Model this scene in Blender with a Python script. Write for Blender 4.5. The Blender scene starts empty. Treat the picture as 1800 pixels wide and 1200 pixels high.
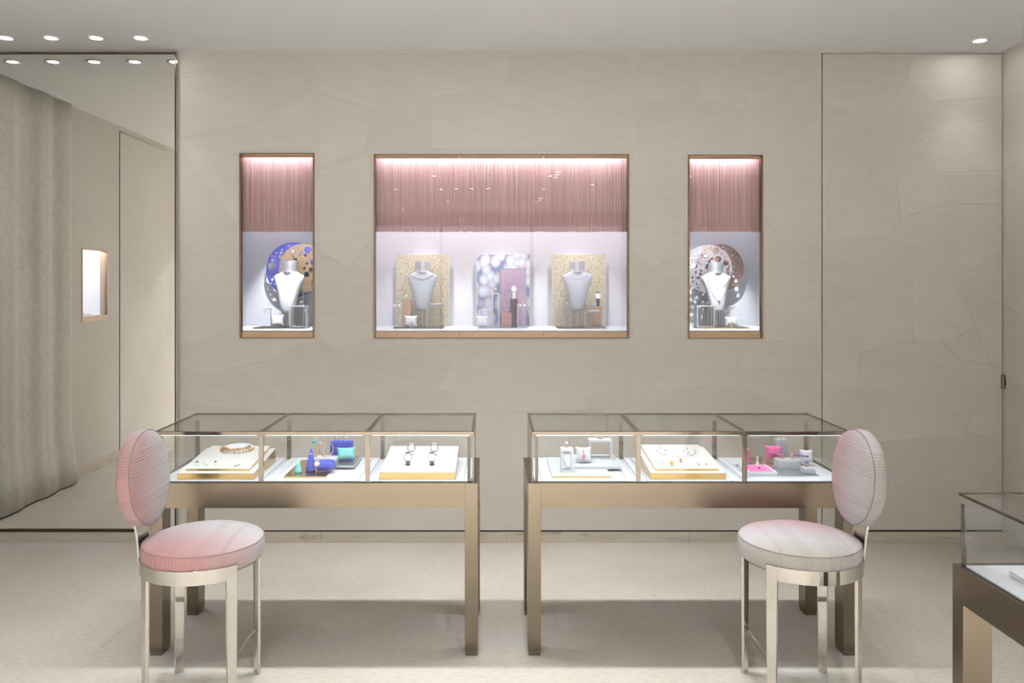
import bpy, math, random
from mathutils import Vector, Matrix
from mathutils.geometry import delaunay_2d_cdt
PI = math.pi
SC = bpy.context.scene
COL = SC.collection
F, VX, VY, CZ = 1400.0, 868.0, 497.0, 1.594      # focal length in pixels, principal point, eye height

# ------------------------------------------------------------------ camera, world, exposure
cam_d = bpy.data.cameras.new('camera'); cam = bpy.data.objects.new('camera', cam_d); COL.objects.link(cam)
cam_d.sensor_width = 36.0; cam_d.lens = 36.0 * F / 1800.0
cam_d.shift_x = (900 - VX) / 1800.0; cam_d.shift_y = -(600 - VY) / 1800.0
cam_d.clip_start = 0.05
cam.location = (0, 0, CZ); cam.rotation_euler = (PI / 2, 0, 0)
SC.camera = cam
W = bpy.data.worlds.new('world'); SC.world = W; W.use_nodes = True
bg = W.node_tree.nodes['Background']
bg.inputs[0].default_value = (0.97, 0.98, 1.0, 1); bg.inputs[1].default_value = 1.6
vs = SC.view_settings
vs.view_transform = 'Standard'; vs.look = 'None'; vs.exposure = 0.56; vs.gamma = 1.0; vs.use_curve_mapping = False
SPOT_W = 30.0          # one ceiling downlight
CASE_LED = 10.0        # emission of the strip under a case rim
NICHE_LED = 22.0
cy = SC.cycles
cy.use_denoising = True; cy.transparent_max_bounces = 20; cy.max_bounces = 6; cy.diffuse_bounces = 3; cy.use_light_tree = False
cy.use_adaptive_sampling = True; cy.adaptive_threshold = 0.05
cy.glossy_bounces = 4; cy.sample_clamp_indirect = 6.0; cy.caustics_reflective = False; cy.caustics_refractive = False

# ------------------------------------------------------------------ helpers
def at(px, py, Y): return Vector(((px - VX) / F * Y, Y, CZ - (py - VY) / F * Y))
def on(px, py, z):
    Y = (CZ - z) * F / (py - VY); return Vector(((px - VX) / F * Y, Y, z))

class MB:
    def __init__(s): s.v = []; s.f = []; s.sm = []
    def add(s, v, f, smooth=False, mx=None):
        o = len(s.v)
        s.v += [tuple(mx @ Vector(p)) if mx else tuple(p) for p in v]
        s.f += [tuple(i + o for i in q) for q in f]; s.sm += [smooth] * len(f); return s
    def box(s, x0, x1, y0, y1, z0, z1, mx=None):
        v = [(x0,y0,z0),(x1,y0,z0),(x1,y1,z0),(x0,y1,z0),(x0,y0,z1),(x1,y0,z1),(x1,y1,z1),(x0,y1,z1)]
        return s.add(v, [(3,2,1,0),(4,5,6,7),(0,1,5,4),(1,2,6,5),(2,3,7,6),(3,0,4,7)], False, mx)
    def hexa(s, v, mx=None):
        return s.add(v, [(3,2,1,0),(4,5,6,7),(0,1,5,4),(1,2,6,5),(2,3,7,6),(3,0,4,7)], False, mx)
    def lathe(s, prof, n=24, mx=None, smooth=True):
        v = []; f = []; idx = []
        for r, z in prof:
            if r < 1e-6: idx.append([len(v)]); v.append((0, 0, z))
            else:
                idx.append(list(range(len(v), len(v) + n)))
                v += [(r * math.cos(2*PI*i/n), r * math.sin(2*PI*i/n), z) for i in range(n)]
        for a, b in zip(idx, idx[1:]):
            for i in range(n):
                j = (i + 1) % n
                if len(a) == 1 and len(b) == 1: continue
                if len(a) == 1: f.append((a[0], b[j], b[i]))
                elif len(b) == 1: f.append((a[i], a[j], b[0]))
                else: f.append((a[i], a[j], b[j], b[i]))
        return s.add(v, f, smooth, mx)
    def cyl(s, p0, p1, r0, r1=None, n=10, smooth=True):
        p0 = Vector(p0); p1 = Vector(p1); r1 = r0 if r1 is None else r1
        d = p1 - p0; L = d.length
        mx = Matrix.Translation(p0) @ d.to_track_quat('Z', 'Y').to_matrix().to_4x4()
        s.lathe([(0,0),(r0,0)], n, mx, False); s.lathe([(r0,0),(r1,L)], n, mx, smooth); return s.lathe([(r1,L),(0,L)], n, mx, False)
    def sphere(s, c, r, n=10, sc=(1,1,1), m=None):
        m = m or max(4, n // 2)
        prof = [(r*math.sin(PI*i/m), -r*math.cos(PI*i/m)) for i in range(m + 1)]; prof[0] = (0,-r); prof[-1] = (0,r)
        return s.lathe(prof, n, Matrix.Translation(Vector(c)) @ Matrix.Diagonal((*sc, 1)))
    def torus(s, c, R, r, rot=(0,0,0), n=24, m=8, a0=0, a1=2*PI, sc=(1,1,1)):
        from mathutils import Euler
        mx = Matrix.Translation(Vector(c)) @ Euler(rot).to_matrix().to_4x4() @ Matrix.Diagonal((*sc, 1))
        full = abs(a1 - a0 - 2*PI) < 1e-6; k = n if full else n + 1
        v = []; f = []
        for i in range(k):
            a = a0 + (a1 - a0) * i / n
            for j in range(m):
                b = 2*PI*j/m; rr = R + r*math.cos(b); v.append((rr*math.cos(a), rr*math.sin(a), r*math.sin(b)))
        for i in range(n):
            i2 = (i + 1) % k
            for j in range(m):
                j2 = (j + 1) % m; f.append((i*m+j, i2*m+j, i2*m+j2, i*m+j2))
        return s.add(v, f, True, mx)
    def band(s, c, R, w, t, rot=(0,0,0), n=28, a0=0, a1=2*PI):
        "flat ring band: height w along its axis, thickness t"
        from mathutils import Euler
        mx = Matrix.Translation(Vector(c)) @ Euler(rot).to_matrix().to_4x4()
        full = abs(a1 - a0 - 2*PI) < 1e-6; k = n if full else n + 1; v = []; f = []
        for i in range(k):
            a = a0 + (a1 - a0) * i / n; cc, ss = math.cos(a), math.sin(a)
            for r, z in ((R, -w/2), (R, w/2), (R - t, w/2), (R - t, -w/2)): v.append((r*cc, r*ss, z))
        for i in range(n):
            i2 = (i + 1) % k
            for j in range(4):
                j2 = (j + 1) % 4; f.append((i*4+j, i2*4+j, i2*4+j2, i*4+j2))
        if not full: f += [(0,1,2,3), (n*4+3, n*4+2, n*4+1, n*4)]
        return s.add(v, f, False, mx)
    def tube(s, pts, r, n=6):
        for a, b in zip(pts, pts[1:]):
            if (Vector(b) - Vector(a)).length > 1e-6: s.cyl(a, b, r, r, n)
        return s
    def prism(s, poly, y0, y1, plane='xz'):
        n = len(poly); v = [(p[0], y0, p[1]) for p in poly] + [(p[0], y1, p[1]) for p in poly]
        f = [tuple(range(n)), tuple(range(2*n - 1, n - 1, -1))] + [(i, i + n, (i+1) % n + n, (i+1) % n) for i in range(n)]
        return s.add(v, f)
    def build(s, name, mat, parent=None, loc=(0,0,0), rot=(0,0,0), bevel=0, label=None):
        me = bpy.data.meshes.new(name); me.from_pydata(s.v, [], s.f); me.update()
        me.polygons.foreach_set('use_smooth', s.sm)
        if mat: me.materials.append(mat)
        o = bpy.data.objects.new(name, me); COL.objects.link(o)
        o.location = loc; o.rotation_euler = rot
        if parent: o.parent = parent
        if bevel:
            b = o.modifiers.new('bevel', 'BEVEL'); b.width = bevel; b.segments = 2; b.limit_method = 'ANGLE'; b.angle_limit = 0.6
        if label: o['label'] = label
        return o

def tag(o, label, cat, group=None):
    o['label'] = label; o['category'] = cat
    if group: o['group'] = group
    return o
def thing(name, label, cat, loc=(0,0,0), rz=0, group=None):
    o = bpy.data.objects.new(name, None); COL.objects.link(o); o.empty_display_size = 0.05
    o.location = loc; o.rotation_euler = (0, 0, rz); return tag(o, label, cat, group)
def struct(o): o['kind'] = 'structure'; return o
def stuff(o): o['kind'] = 'stuff'; return o
def copy_tree(o, parent=None):
    c = o.copy(); COL.objects.link(c); c.parent = parent
    for ch in list(o.children): copy_tree(ch, c)
    return c

# ------------------------------------------------------------------ materials
def srgb(r, g, b):
    f = lambda c: (c/255/12.92) if c <= 10.3 else ((c/255 + 0.055)/1.055)**2.4
    return (f(r), f(g), f(b), 1)
def mat(name, col, rough=0.5, metal=0.0, **kw):
    m = bpy.data.materials.new(name); m.use_nodes = True
    b = m.node_tree.nodes['Principled BSDF']
    b.inputs['Base Color'].default_value = col; b.inputs['Roughness'].default_value = rough; b.inputs['Metallic'].default_value = metal
    for k, v in kw.items(): b.inputs[k].default_value = v
    return m
def nodes(m): return m.node_tree.nodes, m.node_tree.links, m.node_tree.nodes['Principled BSDF']
def tex(m, kind, scale, coord='Object', stretch=(1,1,1), rot=(0,0,0), **kw):
    N, L, b = nodes(m)
    tc = N.new('ShaderNodeTexCoord'); mp = N.new('ShaderNodeMapping'); t = N.new('ShaderNodeTex' + kind)
    L.new(tc.outputs[coord], mp.inputs[0]); L.new(mp.outputs[0], t.inputs['Vector'])
    mp.inputs['Scale'].default_value = stretch; mp.inputs['Rotation'].default_value = rot
    if 'Scale' in t.inputs: t.inputs['Scale'].default_value = scale
    for k, v in kw.items(): t.inputs[k].default_value = v
    return t
def ramp(m, sock, stops, interp='LINEAR'):
    N, L, b = nodes(m); r = N.new('ShaderNodeValToRGB'); L.new(sock, r.inputs[0]); e = r.color_ramp.elements
    r.color_ramp.interpolation = interp
    while len(e) < len(stops): e.new(0.5)
    for el, (p, c) in zip(e, stops): el.position = p; el.color = c
    return r.outputs[0]
def bump(m, sock, strength=0.2, dist=0.002, chain=None):
    N, L, b = nodes(m); n = N.new('ShaderNodeBump'); n.inputs['Strength'].default_value = strength; n.inputs['Distance'].default_value = dist
    L.new(sock, n.inputs['Height'])
    if chain: L.new(chain, n.inputs['Normal'])
    L.new(n.outputs[0], b.inputs['Normal']); return n.outputs[0]
def math_n(m, op, a, bb=None, c=None):
    N, L, _ = nodes(m); n = N.new('ShaderNodeMath'); n.operation = op
    for i, x in enumerate((a, bb, c)):
        if x is None: continue
        if isinstance(x, (int, float)): n.inputs[i].default_value = x
        else: L.new(x, n.inputs[i])
    return n.outputs[0]
def mixc(m, fac, a, b_, mode='MIX'):
    N, L, _ = nodes(m); n = N.new('ShaderNodeMix'); n.data_type = 'RGBA'; n.blend_type = mode
    for i, x in ((0, fac), (6, a), (7, b_)):
        if isinstance(x, (int, float, tuple)): n.inputs[i].default_value = x
        else: L.new(x, n.inputs[i])
    return n.outputs[2]

def plaster_mat():
    m = mat('greige_plaster', srgb(200,190,178), 0.62); N, L, b = nodes(m)
    n1 = tex(m, 'Noise', 1.4, 'Object', (1,1,1), Detail=4.0)
    n2 = tex(m, 'Noise', 9.0, 'Object', (0.5,0.5,9), Detail=6.0)
    n3 = tex(m, 'Noise', 60.0, 'Object', (0.35,0.35,6), Detail=3.0)
    c1 = ramp(m, n1.outputs[0], [(0.3, srgb(207,201,192)), (0.7, srgb(215,210,204))])
    oi = N.new('ShaderNodeObjectInfo')
    tint = ramp(m, oi.outputs['Random'], [(0.0, (0.945,0.935,0.92,1)), (0.5, (0.98,0.977,0.972,1)), (1.0, (1.0,1.0,1.0,1))])
    c2 = mixc(m, 1.0, c1, tint, 'MULTIPLY')
    st = ramp(m, n2.outputs[0], [(0.35, (0.955,0.95,0.94,1)), (0.6, (1,1,1,1))])
    L.new(mixc(m, 1.0, c2, st, 'MULTIPLY'), b.inputs['Base Color'])
    h = bump(m, n2.outputs[0], 0.25, 0.002); bump(m, n3.outputs[0], 0.16, 0.001, h)
    return m
PLASTER = plaster_mat()
def carpet_mat():
    m = mat('beige_carpet', srgb(208,199,186), 0.95); N, L, b = nodes(m)
    n1 = tex(m, 'Noise', 1.1, 'Object', (1,1,1), Detail=5.0); n2 = tex(m, 'Noise', 420.0, 'Object', Detail=2.0); n3 = tex(m, 'Noise', 30.0, 'Object', (1,2.4,1), Detail=6.0)
    c1 = ramp(m, n1.outputs[0], [(0.3, srgb(192,183,170)), (0.5, srgb(202,195,184)), (0.72, srgb(209,203,194))])
    c2 = ramp(m, n3.outputs[0], [(0.3, (0.86,0.85,0.835,1)), (0.65, (1,1,1,1))])
    c3 = ramp(m, n2.outputs[0], [(0.25, (0.86,0.85,0.84,1)), (0.6, (1,1,1,1))])
    L.new(mixc(m, 1, mixc(m, 1, c1, c2, 'MULTIPLY'), c3, 'MULTIPLY'), b.inputs['Base Color'])
    h = bump(m, n3.outputs[0], 0.25, 0.006); bump(m, n2.outputs[0], 0.5, 0.003, h); return m
CARPET = carpet_mat()
CEIL = mat('ceiling_paint', srgb(247,247,248), 0.55)
def stone_mat():
    m = mat('baseboard_stone', srgb(190,178,160), 0.35); N, L, b = nodes(m)
    n = tex(m, 'Noise', 3.0, 'Object', (1.2,1.2,7), Detail=8.0, Distortion=1.2)
    L.new(ramp(m, n.outputs[0], [(0.30, srgb(166,152,134)), (0.42, srgb(192,181,166)), (0.7, srgb(202,193,180))]), b.inputs['Base Color']); return m
STONE = stone_mat()
GAP = mat('dark_gap', srgb(50,42,35), 0.8)
MIRROR = mat('mirror_silver', (0.93,0.92,0.88,1), 0.0, 1.0)
BRONZE = mat('bronze_metal', srgb(142,120,98), 0.30, 1.0)
LINER = mat('niche_liner_bronze', srgb(108,90,72), 0.3, 1.0)
DARKBR = mat('dark_bronze', srgb(96,80,66), 0.28, 1.0)
def champagne():
    m = mat('champagne_metal', srgb(124,113,99), 0.27, 1.0); N, L, b = nodes(m)
    n = tex(m, 'Noise', 2.0, 'Object', Detail=2.0)
    L.new(ramp(m, n.outputs[0], [(0.2, (0.27,)*3 + (1,)), (0.8, (0.30,)*3 + (1,))]), b.inputs['Roughness']); return m
CHAMP = champagne()
POLISH = mat('polished_post_metal', srgb(112,103,95), 0.12, 1.0)
NICKEL = mat('polished_nickel', srgb(208,204,198), 0.05, 1.0)
FOOT = mat('foot_cap_metal', srgb(150,136,118), 0.15, 1.0)
SILVER = mat('jewel_silver', srgb(235,235,238), 0.12, 1.0)
GOLD = mat('yellow_gold', srgb(222,180,110), 0.14, 1.0)
ROSE = mat('rose_gold', srgb(226,170,140), 0.16, 1.0)
GOLDEDGE = mat('tray_gold_edge', srgb(206,176,116), 0.18, 1.0)
COPPER = mat('copper_block', srgb(176,140,118), 0.35, 0.3)
WHITE = mat('white_lacquer', srgb(216,217,221), 0.35)
CREAM = mat('cream_leather', srgb(214,212,206), 0.5)
GREYT = mat('grey_mirror_tray', srgb(190,192,196), 0.12, 0.8)
STEEL = mat('brushed_steel_frame', srgb(150,146,144), 0.3, 1.0)
GREYB = mat('grey_block_lacquer', srgb(196,200,206), 0.4)
SILK = mat('white_silk', srgb(226,227,232), 0.45)
BUSTM = mat('satin_silver_bust', srgb(228,230,235), 0.42, 0.0)
NECKM = mat('brushed_silver_neck', srgb(205,208,214), 0.34, 0.85)
BLUE = mat('cobalt_velvet', srgb(28,60,205), 0.75)
BLUE2 = mat('royal_velvet', srgb(62,76,190), 0.8)
TURQ = mat('turquoise_velvet', srgb(130,216,218), 0.75)
PINK = mat('hot_pink_velvet', srgb(244,120,176), 0.75)
PLUM = mat('plum_gloss', srgb(64,24,40), 0.12)
ROSEB = mat('rose_box_leather', srgb(178,134,130), 0.5)
LEATHER_G = mat('green_strap', srgb(40,72,60), 0.6)
LEATHER_B = mat('navy_strap', srgb(44,44,84), 0.6)
LEATHER_K = mat('black_strap', srgb(32,34,38), 0.6)
DIAL = mat('watch_dial', srgb(236,236,234), 0.25)
DIALR = mat('rose_dial', srgb(232,200,196), 0.25)
GEM = {k: mat('gem_' + k, srgb(*c), 0.08, 0.0) for k, c in dict(clear=(235,240,246), black=(40,38,40), purple=(128,92,170), pink=(232,130,150), orange=(226,150,50), amber=(176,128,84), red=(190,60,60), turquoise=(70,190,205), pearl=(240,232,226)).items()}
def emis(name, col, s):
    m = bpy.data.materials.new(name); m.use_nodes = True; N = m.node_tree.nodes; L = m.node_tree.links
    N.remove(N['Principled BSDF']); e = N.new('ShaderNodeEmission'); e.inputs[0].default_value = col; e.inputs[1].default_value = s
    L.new(e.outputs[0], N['Material Output'].inputs[0]); return m
LED_CASE = emis('case_led', (0.84,0.92,1,1), CASE_LED)
LED_NICHE = emis('niche_led', (0.93,0.95,1,1), NICHE_LED)
LENS = emis('downlight_lens', (1,0.97,0.93,1), 45.0)
def glass_mat(name, tint, refl=1.0):
    m = bpy.data.materials.new(name); m.use_nodes = True; N = m.node_tree.nodes; L = m.node_tree.links
    N.remove(N['Principled BSDF']); t = N.new('ShaderNodeBsdfTransparent'); t.inputs[0].default_value = tint
    g = N.new('ShaderNodeBsdfGlossy'); g.inputs['Roughness'].default_value = 0.0
    lw = N.new('ShaderNodeLayerWeight'); lw.inputs[0].default_value = 0.5
    p = N.new('ShaderNodeMath'); p.operation = 'POWER'; L.new(lw.outputs['Facing'], p.inputs[0]); p.inputs[1].default_value = 5
    a = N.new('ShaderNodeMath'); a.operation = 'MULTIPLY_ADD'; L.new(p.outputs[0], a.inputs[0]); a.inputs[1].default_value = 0.9*refl; a.inputs[2].default_value = 0.04*refl
    x = N.new('ShaderNodeMixShader'); L.new(a.outputs[0], x.inputs[0]); L.new(t.outputs[0], x.inputs[1]); L.new(g.outputs[0], x.inputs[2])
    L.new(x.outputs[0], N['Material Output'].inputs[0]); return m
GLASS = glass_mat('clear_case_glass', (0.982,0.988,0.986,1))
NGLASS = glass_mat('niche_glass', (0.975,0.978,0.98,1), 0.8)

# ------------------------------------------------------------------ room shell
WY, XL, XR, CH, YB = 4.89, -3.40, 3.126, 3.017, -6.5
struct(MB().box(XL - 0.3, XR + 0.3, YB, WY + 0.7, -0.05, 0).build('floor', CARPET))
struct(MB().box(XL - 0.3, XR + 0.3, YB, WY + 0.7, CH, CH + 0.1).build('ceiling', CEIL))

def holed(name, u0, u1, v0, v1, holes, mapf, thick, m):
    us = sorted({u0, u1, *[h[0] for h in holes], *[h[1] for h in holes]}); vv = sorted({v0, v1, *[h[2] for h in holes], *[h[3] for h in holes]})
    b = MB(); b.v = [tuple(mapf(u, v)) for v in vv for u in us]; n = len(us)
    for j in range(len(vv) - 1):
        for i in range(n - 1):
            cu, cv = (us[i] + us[i+1]) / 2, (vv[j] + vv[j+1]) / 2
            if any(h[0] < cu < h[1] and h[2] < cv < h[3] for h in holes): continue
            b.f.append((j*n+i, j*n+i+1, (j+1)*n+i+1, (j+1)*n+i)); b.sm.append(False)
    o = b.build(name, m); s = o.modifiers.new('solid', 'SOLIDIFY'); s.thickness = thick; s.offset = -1
    return struct(o)
def wz(py): return CZ - (py - VY) / F * WY
def wx(px): return (px - VX) / F * WY
NI = {'left': (421, 553, 269, 594), 'mid': (657, 1106, 271, 594.5), 'right': (1209, 1341, 272, 595)}
DX0 = wx(1445)
holes = [(wx(a), wx(b), wz(d), wz(c)) for a, b, c, d in NI.values()]
wall = holed('wall_back', XL, DX0 - 0.003, 0.076, CH, holes, lambda u, v: (u, WY, v), 0.03, PLASTER)
door = struct(MB().box(DX0 + 0.003, XR - 0.005, WY, WY + 0.04, 0.078, 3.0).build('door_1', PLASTER))
struct(MB().box(DX0 - 0.003, XR, WY, WY + 0.04, 3.004, CH).build('trim_1', PLASTER))
struct(MB().box(DX0 - 0.08, XR + 0.05, WY + 0.045, WY + 0.055, 0.0, CH).build('trim_2', GAP))
struct(MB().box(XL, XR, WY + 0.004, WY + 0.02, 0.066, 0.078).build('trim_3', GAP))
bbk = struct(MB().box(XL, XR, WY - 0.003, WY + 0.02, 0, 0.066).build('baseboard_back', GAP))
for p, q in zip((XL, wx(-40), wx(565), wx(890), wx(1211), wx(1560)), (wx(-40), wx(565), wx(890), wx(1211), wx(1560), XR)):
    MB().box(p + 0.0008, q - 0.0008, -0.006, 0.0, 0, 0.067).build('stone_slab', STONE, bbk, (0, WY, 0))
LN = (2.75, 3.19, 1.27, 1.88)
wl = holed('wall_left', YB, WY + 0.1, 0.0, CH, [LN], lambda u, v: (XL, u, v), 0.03, PLASTER)
struct(MB().box(XR, XR + 0.05, YB, WY + 0.1, 0, CH).build('wall_right', PLASTER))
struct(MB().box(XL, XL + 0.012, YB, WY - 0.02, 0, 0.075).build('baseboard_left', STONE))
struct(MB().box(XR - 0.012, XR, YB, WY - 0.02, 0, 0.07).build('baseboard_right', STONE))
d2 = struct(MB().box(XL, XL + 0.006, 1.485, 2.525, 0.08, 2.96).build('door_2', PLASTER))
MB().box(XL, XL + 0.002, 1.480, 1.484, 0.08, 2.97).box(XL, XL + 0.002, 2.526, 2.530, 0.08, 2.97).box(XL, XL + 0.003, 1.480, 2.530, 2.962, 2.972).build('door_gap', FOOT, d2)
# added shopfront behind the viewer: piers, mullions and an opening for frontal fill light
sf = struct(MB().box(XL, -2.9, YB, YB + 0.2, 0, CH).build('wall_front', PLASTER))
struct(MB().box(2.6, XR, YB, YB + 0.2, 0, CH).build('wall_front', PLASTER)); struct(MB().box(-2.9, 2.6, YB, YB + 0.2, 2.75, CH).build('wall_front', PLASTER))
win = struct(MB().box(-2.9, 2.6, YB + 0.09, YB + 0.10, 0, 2.75).build('fill_window_1', NGLASS))
for x in (-1.07, 0.77): MB().box(x - 0.03, x + 0.03, YB + 0.05, YB + 0.15, 0, 2.75).build('mullion', BRONZE, win)

# trowelled plaster patches (traced on the wall plane)
PATCH_WALL = [
 [(316,400),(372,462),(345,508),(316,515)], [(316,515),(347,508),(414,548),(418,590),(316,608)], [(316,608),(400,590),(420,596),(560,596),(470,632),(380,655),(316,660)],
 [(316,662),(384,655),(480,636),(474,680),(476,726),(350,712),(316,700)], [(474,684),(560,648),(650,628),(700,640),(690,700),(640,726),(490,726)],
 [(316,130),(420,96),(560,92),(545,160),(480,205),(316,240)], [(316,250),(480,208),(545,165),(560,262),(418,262),(416,395)], [(560,96),(720,94),(716,150),(655,190),(560,160)],
 [(716,96),(900,94),(880,150),(760,170),(720,150)], [(560,165),(655,195),(640,262),(562,290)], [(562,300),(650,270),(652,420),(610,470),(562,440)], [(562,450),(612,474),(652,430),(652,596),(600,620),(562,596)],
 [(900,96),(1100,94),(1120,150),(1010,195),(890,150)], [(760,175),(885,152),(1005,198),(980,255),(760,260)], [(1125,98),(1215,95),(1226,168),(1150,178),(1110,150)], [(1228,98),(1300,96),(1312,190),(1230,170)],
 [(1304,100),(1366,96),(1364,112),(1440,112),(1440,190),(1380,150),(1316,190)], [(1112,185),(1226,170),(1310,195),(1300,262),(1120,262)], [(1112,268),(1204,264),(1204,430),(1150,470),(1112,440)], [(1112,448),(1152,474),(1204,440),(1204,596),(1112,596)],
 [(1346,270),(1440,210),(1440,400),(1380,430),(1346,380)], [(1346,390),(1382,434),(1440,408),(1440,600),(1346,600)], [(700,604),(900,602),(870,625),(812,640),(796,690),(700,680)], [(875,626),(1000,604),(1120,604),(1116,680),(1036,694),(1028,720),(860,726)],
 [(1122,640),(1204,606),(1290,606),(1300,676),(1118,690)], [(1296,604),(1440,602),(1440,648),(1300,648)], [(1300,652),(1440,652),(1392,724),(1300,676)], [(560,640),(690,602),(796,640),(760,700),(620,690)]]
PATCH_DOOR = [
 [(1450,100),(1600,98),(1592,142),(1540,210),(1450,185)], [(1604,98),(1760,98),(1760,170),(1640,178),(1594,142)], [(1455,300),(1508,287),(1575,315),(1583,385),(1560,420),(1450,420)], [(1570,210),(1613,243),(1650,303),(1677,352),(1583,385),(1577,318),(1510,286),(1500,250)],
 [(1616,240),(1760,210),(1760,300),(1652,303)], [(1652,306),(1760,301),(1760,358),(1690,358),(1679,352)], [(1690,362),(1760,360),(1760,440),(1712,474),(1684,460)], [(1607,514),(1620,450),(1660,460),(1720,476),(1682,508),(1712,572),(1692,586)],
 [(1684,508),(1722,478),(1760,500),(1760,640),(1742,638),(1712,566)], [(1607,516),(1690,587),(1675,601),(1650,597),(1605,600)], [(1500,530),(1600,470),(1607,512),(1603,598),(1510,620)], [(1678,600),(1712,572),(1742,640),(1690,632),(1655,597)],
 [(1512,621),(1650,597),(1688,632),(1739,641),(1702,738),(1660,722),(1616,676),(1552,683),(1510,680)], [(1552,684),(1616,677),(1660,723),(1702,739),(1692,768),(1640,768),(1520,780),(1548,740)], [(1740,642),(1760,642),(1760,778),(1700,756)], [(1520,783),(1640,769),(1668,880),(1590,885),(1566,830)],
 [(1642,769),(1692,768),(1700,758),(1760,780),(1760,806),(1716,862),(1668,862)], [(1450,560),(1505,525),(1510,680),(1548,690),(1450,680)]]
PATCH_DOOR2 = []
def patches(polys, parent, jit):
    for i, p in enumerate(polys):
        t = jit + 0.0002 * (i % 4)
        c = Vector((sum(wx(q[0]) for q in p)/len(p), 0, sum(wz(q[1]) for q in p)/len(p)))
        pl = [(wx(q[0]) - c.x, wz(q[1]) - c.z) for q in p]
        if sum(a[0]*b[1] - b[0]*a[1] for a, b in zip(pl, pl[1:] + pl[:1])) < 0: pl.reverse()
        n = len(pl); b = MB(); e = 0.985
        b.add([(x, 0, z) for x, z in pl] + [(x*e, -t, z*e) for x, z in pl], [tuple(range(n, 2*n))] + [(k, (k+1) % n, (k+1) % n + n, k + n) for k in range(n)])
        b.build('plaster_patch', PLASTER, parent, (c.x, WY, c.z))
patches(PATCH_WALL, wall, 0.0006); patches(PATCH_DOOR, door, 0.0013)
rp = bpy.data.objects['wall_right']
for i, (y0, y1, z0, z1) in enumerate([(4.3, 4.86, 2.3, 2.95), (4.2, 4.86, 1.5, 2.25), (4.35, 4.86, 0.9, 1.45), (4.1, 4.86, 0.2, 0.86)]):
    b = MB(); t = 0.002 + 0.0005*i; pts = [(y0, z0), (y1, z0 + 0.12), (y1, z1), (y0 + 0.2, z1 - 0.1)]
    b.add([(0, a, c) for a, c in pts] + [(-t, a, c) for a, c in pts], [(4,5,6,7)[::-1], (0,1,5,4)[::-1], (1,2,6,5)[::-1], (2,3,7,6)[::-1], (3,0,4,7)[::-1]])
    b.build('plaster_patch', PLASTER, rp, (XR, 0, 0))
# door latch at the corner
lt = thing('door_latch', 'small brown metal latch block in the corner beside the flush door', 'latch', at(1764.5, 683, WY - 0.012))
MB().box(-0.011, 0.011, -0.012, 0.012, 0, 0.085).build('block', BRONZE, lt, bevel=0.002)
MB().box(-0.004, 0.004, -0.016, -0.012, 0.02, 0.06).build('bolt', DARKBR, lt)

# ------------------------------------------------------------------ wall mirror
mx1 = wx(313.5)
mr = thing('wall_mirror', 'tall wall mirror with thin dark metal frame reflecting a curtain', 'mirror', (XL + 0.02, WY - 0.01, 0.076))
mw = mx1 - (XL + 0.02); mh = wz(93) - 0.076
MB().box(0, mw - 0.014, 0.0, 0.008, 0.012, mh - 0.012).build('mirror_glass', MIRROR, mr)
MB().box(0, mw - 0.014, -0.006, 0.009, mh - 0.012, mh).build('top_frame', DARKBR, mr)
MB().box(0, mw, -0.006, 0.009, 0, 0.011).build('bottom_frame', DARKBR, mr)
MB().box(mw - 0.014, mw - 0.006, -0.012, 0.009, 0.011, mh).build('side_frame', DARKBR, mr)
MB().box(mw - 0.0055, mw, -0.008, 0.009, 0.011, mh).build('side_bead', NICKEL, mr)

# ------------------------------------------------------------------ ceiling downlights
def downlight(x, y, label, group=None, watt=1.0, angle=115, blend=0.7):
    t = thing('ceiling_downlight', label, 'downlight', (x, y, CH), 0, group)
    MB().lathe([(0.052, 0), (0.052, -0.004), (0.036, -0.003), (0.033, 0.012)], 28).build('trim_ring', CEIL, t)
    MB().lathe([(0, -0.002), (0.031, -0.001), (0.033, 0.004)], 24).build('lens', LENS, t)
    l = bpy.data.lights.new('downlight_lamp', 'SPOT'); l.energy = SPOT_W * watt; l.color = (0.94, 0.975, 1.0)
    l.spot_size = math.radians(angle); l.spot_blend = blend; l.shadow_soft_size = 0.03
    o = bpy.data.objects.new('downlight_lamp', l); COL.objects.link(o); o.parent = t; o.location = (0, 0, -0.03)
for i, (px, w) in enumerate(zip((-69, 10, 90, 169, 247), ('just past the left edge', 'leftmost in view', 'second in view from the left', 'third in view from the left', 'nearest the plaster wall'))):
    downlight((px - VX)/F*4.63, 4.63, 'recessed ceiling downlight above the mirror, ' + w, 'downlights above the mirror', 0.3, 70)
downlight(2.856, 4.68, 'single recessed ceiling downlight near the right wall corner', None, 0.16, 70)
for i in range(12): downlight(-1.42 + 0.265*i, 3.66, 'recessed downlight of the row straight above the display tables', 'downlights over the tables', 1.35 if i in (5, 6) else 0.72, 80, 1.0)
for x, y in [(-0.57,-2.24),(-0.335,-2.24),(-0.086,-2.24),(0.83,-0.4),(0.83,-0.67),(0.83,-0.95),(1.44,-1.76),(0.79,-3.6),(0.78,-3.87),(0.78,-4.13),(-1.49,-2.3),(-1.76,-5.6)]:
    downlight(x, y, 'recessed downlight behind the viewer, mirrored in the niche glass', 'downlights behind the viewer', 1.0)
for y in (0.5, -0.8, -2.3, -4.1):  # unseen lamps added so floor bounce lifts the ceiling and walls
    for x in (-2.4, -0.8, 0.75, 2.6):
        downlight(x, y, 'added downlight out of view over the open floor, for bounce light', 'added fill downlights over the open floor', 13.6, 105, 0.95)

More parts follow.
